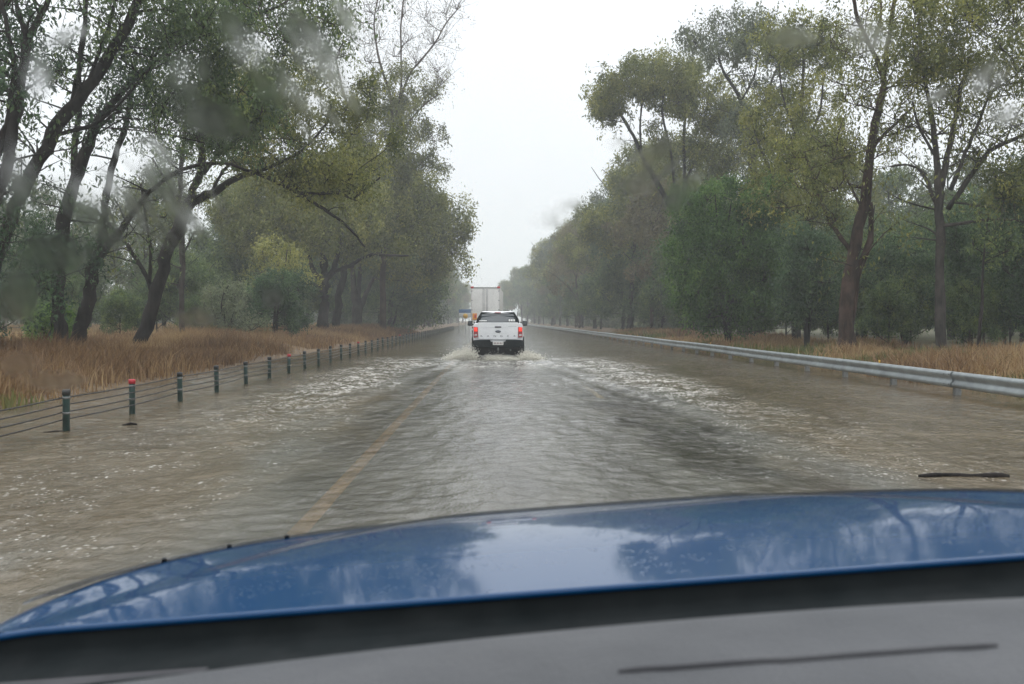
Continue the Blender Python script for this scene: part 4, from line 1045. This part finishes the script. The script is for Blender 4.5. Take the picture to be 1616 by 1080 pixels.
# lamps
for s in (-1, 1):
    x0, x1 = sorted((s * .728, s * .885))
    lm = prism('tail_light', 'lens_red', ut, [(x0, .80), (x0, 1.20), (x1, 1.18), (x1, .82)], -.02, .06, .012)
    boxo('brake_lamp', 'light_red', lm, (x0 + .02, x1 - .02, -.032, -.0205, 1.03, 1.17), .006)
    boxo('reverse_lamp', 'lens_clear', lm, (x0 + .03, x1 - .03, -.03, -.0205, .86, .93), .005)
    # flared guards
    arch = [(s * (.9), .45)]
    b = MB(); th = np.linspace(-.1, math.pi + .1, 18); rin, rout = .44, .52
    V = []; 
    for t_ in th:
        for rr_, xx in ((rin, .86), (rin, .955), (rout, .955), (rout, .9)):
            V.append((s * xx, .62 + math.cos(t_) * rr_, .32 + math.sin(t_) * rr_))
    i = np.arange(17)[:, None] * 4; j = np.arange(4)[None, :]; k2 = (j + 1) % 4
    b.add(V, np.stack([i + j, i + k2, i + 4 + k2, i + 4 + j], -1).reshape(-1, 4)); b.build('wheel_flare', 'plastic_black', ut, smooth=True)
    wheel(ut, s * .80, .62, .30); wheel(ut, s * .80, 3.85, .30)
    boxo('mud_flap', 'rubber', ut, (min(s * .70, s * .92), max(s * .70, s * .92), .12, .135, .12, .5), .004)
    # mirrors
    mo = prism('door_mirror', 'plastic_black', ut, [(s * .98, 1.20), (s * .98, 1.42), (s * 1.16, 1.40), (s * 1.17, 1.22)][::s], 2.95, 3.07, .02)
    boxo('mirror_glass', 'glass_dark', mo, (min(s * 1.0, s * 1.145), max(s * 1.0, s * 1.145), 2.938, 2.949, 1.225, 1.395), .003)
    b = MB(); b.tube([(s * .86, 3.0, 1.24), (s * 1.02, 3.01, 1.27)], .03, 6); b.build('mirror_arm', 'plastic_black', mo)
# bumper, plate, underside
bp = prism('rear_bumper', 'plastic_black', ut, [(-.86, .47), (-.9, .6), (-.88, .72), (-.3, .735), (-.26, .66), (.26, .66), (.3, .735), (.88, .72), (.9, .6), (.86, .47), (.3, .44), (-.3, .44)], -.14, .03, .015)
pl = boxo('number_plate', 'plate', ut, (-.19, .19, -.165, -.143, .545, .665), .004)
for i in range(6):
    x = -.14 + i * .056; boxo('plate_character', 'plate_ink', pl, (x - .016, x + .016, -.169, -.1655, .575, .64), .002)
boxo('underbody', 'gap_black', ut, (-.7, .7, .1, 4.2, .16, .61), .02)  # black box, set low to darken the gap above the water
b = MB(); b.tube([(0, -.2, .36), (0, .3, .38)], .04, 8); b.tube([(0, -.18, .36), (0, -.18, .45)], .025, 8); b.build('tow_ball', 'galv_dark', ut, smooth=True)
b = MB(); b.tube([(-.6, .55, .3), (0, .6, .3), (.6, .55, .3)], [.05, .1, .05], 8); b.build('rear_axle', 'galv_dark', ut, smooth=True)
b = MB(); b.tube([(.45, .0, .35), (.45, .5, .38), (.4, 1.2, .4)], .035, 8); b.build('exhaust', 'galv_dark', ut, smooth=True)
# cab
def loft(name, mat, parent, rings, bevel=.03, seg=2):
    bm = bmesh.new(); vs = [[bm.verts.new(p) for p in r] for r in rings]; n = len(rings[0])
    for a_, b_ in zip(vs[:-1], vs[1:]):
        for i in range(n): bm.faces.new((a_[i], a_[(i + 1) % n], b_[(i + 1) % n], b_[i]))
    bm.faces.new(vs[0][::-1]); bm.faces.new(vs[-1])
    bmesh.ops.recalc_face_normals(bm, faces=bm.faces)
    if bevel: bmesh.ops.bevel(bm, geom=bm.edges[:], offset=bevel, segments=seg, affect='EDGES', profile=.6, clamp_overlap=True)
    me = bpy.data.meshes.new(name); bm.to_mesh(me); bm.free(); me.materials.append(M[mat])
    o = bpy.data.objects.new(name, me); C.objects.link(o); o.parent = parent; return o
loft('cab', 'car_white', ut, [[(-.88, 1.78, .5), (.88, 1.78, .5), (.88, 4.0, .5), (-.88, 4.0, .5)],
                              [(-.93, 1.78, 1.0), (.93, 1.78, 1.0), (.93, 4.0, 1.0), (-.93, 4.0, 1.0)],
                              [(-.88, 1.78, 1.32), (.88, 1.78, 1.32), (.88, 3.9, 1.3), (-.88, 3.9, 1.3)],
                              [(-.66, 2.05, 1.72), (.66, 2.05, 1.72), (.66, 3.15, 1.72), (-.66, 3.15, 1.72)],
                              [(-.58, 2.2, 1.78), (.58, 2.2, 1.78), (.58, 3.0, 1.78), (-.58, 3.0, 1.78)]], .04)
loft('bonnet', 'car_white', ut, [[(-.88, 4.0, .5), (.88, 4.0, .5), (.85, 5.1, .5), (-.85, 5.1, .5)], [(-.9, 4.0, 1.26), (.9, 4.0, 1.26), (.82, 5.0, 1.12), (-.82, 5.0, 1.12)]], .05)
# rear window (a dark pane just proud of the sloping back of the cab) and black surround
def quad_slab(name, mat, parent, pts, th, bevel=.004):
    p = [Vector(q) for q in pts]; nrm = (p[1] - p[0]).cross(p[2] - p[0]).normalized()
    if nrm.y > 0: nrm.negate()
    return loft(name, mat, parent, [[tuple(q) for q in p], [tuple(q + nrm * th) for q in p]], bevel, 1)
def back(x, z, o=0): t = (z - 1.32) / .40; return (x, 1.78 + .27 * t - o, z)
sur = quad_slab('window_surround', 'plastic_black', ut, [back(-.82, 1.33, .012), back(.82, 1.33, .012), back(.64, 1.70, .012), back(-.64, 1.70, .012)], .012)
rw = quad_slab('rear_window', 'glass_dark', sur, [back(-.72, 1.37, .03), back(.72, 1.37, .03), back(.60, 1.66, .03), back(-.60, 1.66, .03)], .006)
boxo('window_sticker', 'plate', rw, (-.70, -.42, 1.755, 1.762, 1.40, 1.432), .002)
for i in range(3): boxo('window_sticker', 'plate', rw, (.42 + i * .085, .48 + i * .085, 1.755, 1.762, 1.395, 1.47), .002)
b = MB(); b.tube([(-.8, 1.66, 1.33), (-.76, 1.68, 1.48), (-.62, 1.85, 1.72), (0, 1.9, 1.745), (.62, 1.85, 1.72), (.76, 1.68, 1.48), (.8, 1.66, 1.33)], .028, 8)
b.build('sports_bar', 'plastic_black', ut, smooth=True)
b = MB(); b.tube([(-.86, .06, 1.345), (-.86, 1.7, 1.345)], .022, 6); b.tube([(.86, .06, 1.345), (.86, 1.7, 1.345)], .022, 6); b.build('tub_rail', 'plastic_black', ut)
boxo('high_brake_lamp', 'lens_red', ut, (-.12, .12, 2.03, 2.05, 1.715, 1.745), .004)

# spray thrown up by the tyres
def spray(name, label, seed, cx, n, sx, sz, lean):
    rr = np.random.RandomState(seed); m = n
    u = rr.rand(m) ** .7
    x = cx + lean * u * sx + rr.normal(0, .10 + .12 * u, m); yv = PY + rr.uniform(-.9, .9, m) + .2
    z = np.abs(rr.normal(0, .5, m)) * sz * (1 - .55 * u) * (1 - np.abs(yv - PY) * .5)
    s_ = rr.uniform(.006, .03, m) * (1.2 - .5 * z / max(sz, .1)); c = np.stack([x, yv, np.clip(z, .0, 1)], -1)
    d1 = rr.normal(0, 1, (m, 3)); d1 /= np.linalg.norm(d1, axis=1)[:, None]; d2 = np.cross(d1, rr.normal(0, 1, (m, 3))); d2 /= np.linalg.norm(d2, axis=1)[:, None]
    d3 = np.cross(d1, d2); S = s_[:, None]
    v = np.stack([c + d1 * S, c + d2 * S, c + d3 * S * 1.2, c - (d1 + d2 + d3) * S * .6], 1).reshape(-1, 3)
    f = (np.arange(m)[:, None, None] * 4 + np.array([[[0, 1, 2], [0, 3, 1], [1, 3, 2], [2, 3, 0]]])).reshape(-1, 3)
    b = MB(); b.add(v, f); tag(b.build(name, 'spray'), label, 'spray', kind='stuff')
spray('wheel_spray', 'pale muddy spray thrown up left of the ute', 1, PX - .9, 15000, .55, .55, -1)
spray('wheel_spray', 'pale muddy spray thrown up right of the ute', 2, PX + .9, 9000, .32, .42, 1)
spray('wheel_spray', 'low muddy spray under the rear bumper of the ute', 3, PX - .4, 9000, .9, .25, 1)

# ------------------------------------------------------------------ box truck ahead
TY = 85.0; TX = P(766, 540, TY)[0]
tk = thing('box_truck', 'white box semi trailer with twin rear doors driving ahead of the ute', 'truck', (TX, TY, 0), rot=(0, 0, R(-1.5)))
boxo('trailer_box', 'truck_white', tk, (-1.24, 1.24, .06, 19, 1.05, 4.26), .03)
for s in (-1, 1):
    dr = boxo('rear_door', 'truck_white', tk, (min(s * .03, s * 1.18), max(s * .03, s * 1.18), .0, .058, 1.12, 4.12), .012)
    for xx in (.10, .2):
        b = MB(); b.tube([(s * xx, -.035, 1.15), (s * xx, -.035, 4.1)], .02, 6); b.build('lock_rod', 'truck_seal', dr)
    for z in (1.5, 2.3, 3.1, 3.9): boxo('hinge', 'truck_seal', dr, (min(s * 1.1, s * 1.22), max(s * 1.1, s * 1.22), -.02, -.002, z - .04, z + .04), .004)
    boxo('door_seal', 'truck_seal', dr, (min(s * 1.185, s * 1.2), max(s * 1.185, s * 1.2), -.004, .055, 1.12, 4.12), .002)
    boxo('marker_lamp', 'light_red', tk, (min(s * 1.0, s * 1.26), max(s * 1.0, s * 1.26), -.03, .055, 4.14, 4.30), .01).data.materials[0] = M['red_mark']
boxo('header_rail', 'truck_seal', tk, (-.98, .98, -.02, .055, 4.15, 4.24), .01)
boxo('rear_bumper', 'truck_white', tk, (-1.22, 1.22, -.02, .1, .55, 1.04), .01)
wp = boxo('warning_plate', 'orange', tk, (-1.1, -.72, -.07, -.04, 1.45, 2.0), .006)
boxo('plate_mark', 'red_mark', wp, (-.93, -.76, -.075, -.0705, 1.62, 1.9), .004)
for s in (-1, 1):
    boxo('tail_light', 'lens_red', tk, (min(s * .8, s * 1.15), max(s * .8, s * 1.15), -.035, -.021, .72, .88), .004)
    for yy in (1.6, 2.9, 4.2, 14, 15.3): wheel(tk, s * 1.0, yy, .45, .5, .4)
boxo('chassis', 'gap_black', tk, (-.5, .5, .2, 18, .7, 1.03), .02)
loft('cab', 'truck_white', tk, [[(-1.2, 19.4, .6), (1.2, 19.4, .6), (1.2, 21.6, .6), (-1.2, 21.6, .6)], [(-1.2, 19.4, 2.9), (1.2, 19.4, 2.9), (1.15, 21.4, 2.7), (-1.15, 21.4, 2.7)], [(-1.1, 19.5, 3.6), (1.1, 19.5, 3.6), (1.0, 20.6, 3.3), (-1.0, 20.6, 3.3)]], .06)

# ------------------------------------------------------------------ roadside signs beyond the truck
SY = 118
s0 = P(731, 500, SY)
sg = thing('road_sign', 'blue and white road sign on posts partly hidden by the truck', 'sign', (s0[0], SY, 0))
w = 17 * SY / F
q0 = P(722, 494, SY)[2]; q1 = P(722, 488.5, SY)[2]; q2 = P(722, 500, SY)[2]
boxo('blue_panel', 'sign_blue', sg, (-.5, 1.0, -.04, 0, q0, q1), .01)
boxo('white_panel', 'sign_white', sg, (-.5, 1.0, -.04, 0, q2, q0 - .01), .01)
for x in (-.5, .7):
    b = MB(); b.tube([(x, .04, -.1), (x, .04, q1)], .04, 6); b.build('post', 'galv_dark', sg)
s1 = P(734.5, 499, 112)
ys_ = thing('warning_sign', 'round yellow sign on a single post left of the truck', 'sign', (s1[0], 112, 0))
b = MB(); b.tube([(0, -.03, s1[2]), (0, 0, s1[2])], [.28, .28], 24); b.build('sign_face', 'yellow', ys_)
b = MB(); b.tube([(0, .04, -.1), (0, .04, s1[2] + .2)], .03, 6); b.build('post', 'galv_dark', ys_)

# ------------------------------------------------------------------ the blue car the photo is taken from
CX = .25
car = thing('blue_car', 'wet blue car seen from its front passenger seat, bonnet and dashboard', 'car', (CX, 1.4, 1.0), rot=(0, -.07, 0))
def zt(x, y):
    """local bonnet height above the pivot (y measured from the rear edge)"""
    ax = np.abs(x)
    z = .070 - .012 * y - .115 * np.maximum(y - .25, 0) ** 2.0
    z = z + .007 * (1 - smoothstep(-.05, .05, (ax - (.93 - .62 * y)) * .8))  # raised centre panel
    rad = np.sqrt((x / 1.05) ** 2 + (y / 1.05) ** 2)
    z = z - .03 * smoothstep(.90, 1.0, rad) ** 2
    return z
nth, nr = 96, 48
th = np.linspace(-np.pi / 2, np.pi / 2, nth); rads = np.linspace(0, 1, nr) ** .8
rows = []
for r_ in rads:
    x = 1.05 * r_ * np.sin(th); y = 1.03 * r_ * np.cos(th); rows.append(np.stack([x, y, zt(x, y)], -1))
xe, ye = rows[-1][:, 0], rows[-1][:, 1]; ze = rows[-1][:, 2]
nxn, nyn = np.sin(th), np.cos(th)
top_rows = np.array(rows)
def polar_obj(name, mat, parent, arr):
    nr_, n_ = arr.shape[:2]; i = np.arange(nr_ - 1)[:, None] * n_; j = np.arange(n_ - 1)[None, :]
    b = MB(); b.add(arr.reshape(-1, 3), np.stack([i + j, i + j + 1, i + n_ + j + 1, i + n_ + j], -1).reshape(-1, 4))
    return b.build(name, mat, parent, smooth=True)
bonnet = polar_obj('bonnet', 'blue', car, top_rows)
b = MB(); xl_ = np.linspace(-1.04, 1.04, 40); b.tube(np.stack([xl_, np.full(40, -.003), zt(xl_, 0 * xl_) - .001], -1), .0055, 8); b.build('rear_glint_lip', 'blue', bonnet, smooth=True)  # thin tube added so its top catches the sky as a light line
sk = []
for (o_, dz) in ((0.0, 0.0), (.012, -.008), (.022, -.03), (.03, -.09), (.05, -.25), (.06, -.45), (.03, -.7), (0, -.85)):
    sk.append(np.stack([xe + nxn * o_, ye + nyn * o_, ze + dz], -1))
polar_obj('front_body', 'blue', car, np.array(sk))
for s in (-1, 1):
    b = MB(); b.box(min(s * .99, s * 1.05), max(s * .99, s * 1.05), -.5, -.001, -.85, .06); b.build('side_panel', 'blue', car, bevel=.01)
# tinted bonnet protector along the leading edge
def prot_mat():
    t = NT('tinted acrylic protector'); g = t.node('BsdfGlossy'); g.inputs['Roughness'].default_value = .12
    d = t.node('BsdfDiffuse'); t.put(d.inputs[0], (.06, .065, .075)); fr = t.node('Fresnel'); fr.inputs[0].default_value = 1.5
    m = t.node('MixShader'); t.l.new(fr.outputs[0], m.inputs[0]); t.l.new(d.outputs[0], m.inputs[1]); t.l.new(g.outputs[0], m.inputs[2])
    tr = t.node('BsdfTransparent'); tr.inputs[0].default_value = (.55, .58, .62, 1)
    m2 = t.node('MixShader'); m2.inputs[0].default_value = .55; t.l.new(tr.outputs[0], m2.inputs[1]); t.l.new(m.outputs[0], m2.inputs[2])
    return t.fin(m2.outputs[0])
M['prot'] = prot_mat()
pr_rows = []
for r_, up in ((.93, .006), (.965, .012), (.995, .022), (1.02, .012), (1.02, .008), (.995, .017), (.965, .008), (.93, .003)):
    x = 1.05 * r_ * np.sin(th); y = 1.03 * r_ * np.cos(th); rr_ = min(r_, 1.0)
    z = zt(1.05 * rr_ * np.sin(th), 1.03 * rr_ * np.cos(th)) + up
    pr_rows.append(np.stack([x, y, z], -1)[8:-8])
polar_obj('bonnet_protector', 'prot', car, np.array(pr_rows))
for a in (-60, -51, -43):
    x = 1.05 * .955 * math.sin(R(a)); y = 1.03 * .955 * math.cos(R(a)); z = float(zt(np.array(x), np.array(y)))
    b = MB(); b.tube([(x, y, z), (x, y, z + .008), (x, y, z + .011)], [.005, .005, .003], 10); b.build('fastener', 'cap_black', car, smooth=True)
# cowl
b = MB(); cx_ = np.linspace(-1.04, 1.04, 40)
arr = np.array([np.stack([cx_, np.full(40, yy), np.full(40, zz)], -1) for yy, zz in ((-.004, .078), (-.004, .05), (-.02, .040), (-.12, .028), (-.2, .02), (-.34, -.02))])
polar_obj('cowl', 'plastic_black', car, arr)
boxo('cowl_seal', 'gap_black', car, (-1.04, 1.04, -.235, -.20, .0, .036), .008)
for x in (): boxo('washer_nozzle', 'blue', car, (x - .010, x + .010, -.012, .012, .060, .074), .005)
# wipers resting on the cowl
for (xa, xb, nm) in ((-.95, -.35, 'wiper'), (.02, .78, 'wiper')):
    b = MB(); b.tube([(xa, -.14, .030), ((xa + xb) / 2, -.13, .034), (xb, -.16, .03)], [.008, .010, .006], 6); o = b.build(nm, 'plastic_black', car, smooth=True)
    b = MB(); b.tube([(xa + .1, -.155, .028), (xb, -.175, .026)], .005, 5); b.build('blade', 'rubber', o)
boxo('cowl_panel', 'dash_dark', car, (-.98, -.62, -.19, -.09, .028, .038), .004)
# dashboard
M['dash_edge'] = M['gap_black']
dx = np.linspace(-1.0, 1.0, 60)
def dedge(x): return -.445 - .14 * x ** 2
rowsd = []
for k, t_ in enumerate(np.linspace(0, 1, 26)):
    yy = dedge(dx) - t_ * .62
    zz = .173 + .012 * np.sin(np.pi * min(t_ * 1.3, 1)) - .04 * t_ ** 2 - .012 * dx ** 2 - .012 * (1 - smoothstep(0, .06, np.array(t_)))
    rowsd.append(np.stack([dx, yy, zz + 0 * dx], -1))
front = np.stack([dx, dedge(dx) + .012, np.full(60, .13)], -1); front2 = np.stack([dx, dedge(dx) + .02, np.full(60, -.02)], -1)
dash = polar_obj('dashboard', 'dash', car, np.array([front2, front] + rowsd))
# seam on the dashboard pad
def dz(x, y):
    t_ = (dedge(x) - y) / .62
    return .173 + .012 * math.sin(math.pi * min(t_ * 1.3, 1)) - .04 * t_ ** 2 - .012 * x ** 2
b = MB(); pts = []
for t_ in np.linspace(0, 1, 24):
    px_, py_ = 1000 + 600 * t_, 1062 - 42 * t_
    d = CAMR @ Vector(((px_ - 808) / F, -(py_ - 540) / F, -1.0)); lo = .3; best = None
    for Yq in np.linspace(.45, 1.1, 300):
        w_ = d * (Yq / d.y); xl, yl = w_.x - CX, Yq - 1.4; zl = dz(xl, yl) + 1.0 + .07 * xl
        if CAM_H + w_.z < zl: best = (xl, yl, dz(xl, yl) + .001); break
    if best: pts.append(best)
if len(pts) > 3:
    wv = np.full(len(pts), .0024); wv[0] = .0012; wv[-1] = .0012
    b.tube(pts, wv, 6); b.build('pad_seam', 'dash_dark', dash, smooth=True)
for s in (-1, 1): wheel(car, s * .84, .35, -.68, .37, .24)
# windscreen pane: clean glass
t = NT('clear windscreen glass'); tr = t.node('BsdfTransparent'); tr.inputs[0].default_value = (1, 1, 1, 1); M['pane'] = t.fin(tr.outputs[0])
def pane_pt(x, v, off=0.0):
    """v 0 at the base, 1 at the top of the windscreen (local)"""
    yb_, zb = -.16 - .06 * x ** 2, .03; yt, zt_ = -1.0 - .10 * x ** 2, .72
    return np.array((x * (1 - .14 * v), yb_ + (yt - yb_) * v, zb + (zt_ - zb) * v + off))
arr = np.array([[pane_pt(x, v) for x in np.linspace(-.93, .93, 24)] for v in np.linspace(0, 1, 10)])
polar_obj('windscreen', 'pane', car, arr)

# water lying on the windscreen: thin refracting films and drops
def film_mat():
    t = NT('rain water on glass')
    e_ = t.node('Attribute', attribute_name='tint').outputs['Fac']; v = t.obj()
    st = t.noise(t.map(v, (2.2, .7, .7), (0, .5, .6)), 60, 4, .65, .5)
    fac = t.math('MULTIPLY', t.rng(e_, 0.0, .9, 0, .9, True), t.rng(st, .36, .56, .25, 1))
    rf = t.node('BsdfRefraction', distribution='BECKMANN'); rf.inputs['IOR'].default_value = 1.018; rf.inputs['Roughness'].default_value = 1.0
    tr = t.node('BsdfTransparent'); m = t.node('MixShader'); t.put(m.inputs[0], fac)
    t.l.new(tr.outputs[0], m.inputs[1]); t.l.new(rf.outputs[0], m.inputs[2])
    return t.fin(m.outputs[0])
M['film'] = film_mat()
carM = Matrix.Translation((CX, 1.4, 1.0)) @ Euler((0, -.07, 0)).to_matrix().to_4x4(); carI = carM.inverted()
def pane_hit(px_, py_):
    d = CAMR @ Vector(((px_ - 808) / F, -(py_ - 540) / F, -1.0)); o_ = carI @ Vector((0, 0, CAM_H)); dd = carI.to_3x3() @ d
    # plane through the pane (curvature ignored)
    a_ = Vector((0, -.16, .03)); n_ = Vector((1, 0, 0)).cross(Vector((0, -.84, .69))).normalized()
    return o_ + dd * ((a_ - o_).dot(n_) / dd.dot(n_)), n_
SM = [((500, 70), 95, 34, -52), ((470, 150), 80, 26, -50), ((545, 25), 50, 22, -60), ((330, 180), 95, 45, -25), ((250, 260), 75, 45, -50), ((190, 310), 80, 30, -50), ((60, 120), 34, 60, 0),
      ((30, 300), 45, 90, 10), ((90, 400), 90, 50, 0), ((30, 575), 50, 26, 0), ((170, 370), 40, 30, -40), ((1035, 245), 55, 24, 50), ((975, 225), 26, 14, 10), ((900, 322), 40, 14, 15), ((1250, 60), 60, 26, 0), ((1585, 180), 40, 30, 20),
      ((305, 500), 45, 20, 0), ((430, 470), 26, 24, 0), ((820, 20), 0, 0, 0), ((100, 60), 60, 24, 20), ((300, 120), 50, 60, 0), ((1480, 150), 30, 14, 30), ((420, 120), 110, 45, -48), ((380, 60), 80, 40, -50), ((280, 330), 110, 28, -52), ((520, 120), 120, 26, -50), ((20, 470), 60, 60, 0), ((140, 330), 100, 40, -45), ((1080, 300), 60, 30, 45), ((1010, 290), 50, 26, 20), ((870, 345), 45, 22, 0), ((1560, 120), 60, 34, 30), ((1370, 60), 60, 40, 0), ((90, 600), 70, 22, 0)]
b = MB(); rr = np.random.RandomState(9)
for k in range(34):
    c0 = ((490, 90), (250, 320), (1030, 240))[0 if k < 16 else 1 if k < 28 else 2]
    SM.append(((c0[0] + rr.normal(0, 45 if k < 28 else 22), c0[1] + rr.normal(0, 50 if k < 28 else 22)), rr.uniform(30, 75) * (1 if k < 28 else .6), rr.uniform(4, 9), (-52 if k < 28 else 48) + rr.normal(0, 5)))
for (c, ra, rb, ang) in SM:
    if ra == 0: continue
    n_ = 22; rings = 4; V = []; TT = []
    wobb = 1 + rr.normal(0, .12, n_); wobb = (wobb + np.roll(wobb, 1) + np.roll(wobb, -1)) / 3
    for side in (0,):
        for q in range(rings + 1):
            fq = q / rings
            for k in range(n_):
                th_ = 2 * math.pi * k / n_; u_, v_ = math.cos(th_) * ra * fq * wobb[k], math.sin(th_) * rb * fq * wobb[k]
                ca, sa = math.cos(R(-ang)), math.sin(R(-ang))
                h, nn = pane_hit(c[0] + u_ * ca - v_ * sa, c[1] + u_ * sa + v_ * ca)
                V.append(h + nn * (.0004 + side * .0006)); TT.append(1 - fq)
    V = np.array([tuple(p) for p in V]); base_ = (rings + 1) * n_; Fq = []
    for side in (0,):
        for q in range(rings):
            for k in range(n_):
                k2 = (k + 1) % n_; a1 = side * base_ + q * n_
                f_ = (a1 + k, a1 + k2, a1 + n_ + k2, a1 + n_ + k); Fq.append(f_ if side else f_[::-1])
    b.add(V, Fq, np.array(TT))
wf = b.build('rain_water', 'film', None, smooth=False, tint=True)
wf.matrix_world = carM
tag(wf, 'blurry smears of rain water lying on the windscreen', 'rain water', kind='stuff')

# ------------------------------------------------------------------ haze
t = NT('rain haze'); pv = t.node('VolumePrincipled')
pv.inputs['Color'].default_value = (.93, .96, .97, 1); pv.inputs['Density'].default_value = .0013; pv.inputs['Anisotropy'].default_value = .2
M['haze'] = t.fin(None, pv.outputs[0])
b = MB(); b.box(-1000, 1000, -90, 1600, -1.6, 34); tag(b.build('haze', 'haze'), 'thin grey rain haze filling the air', 'haze', kind='stuff')
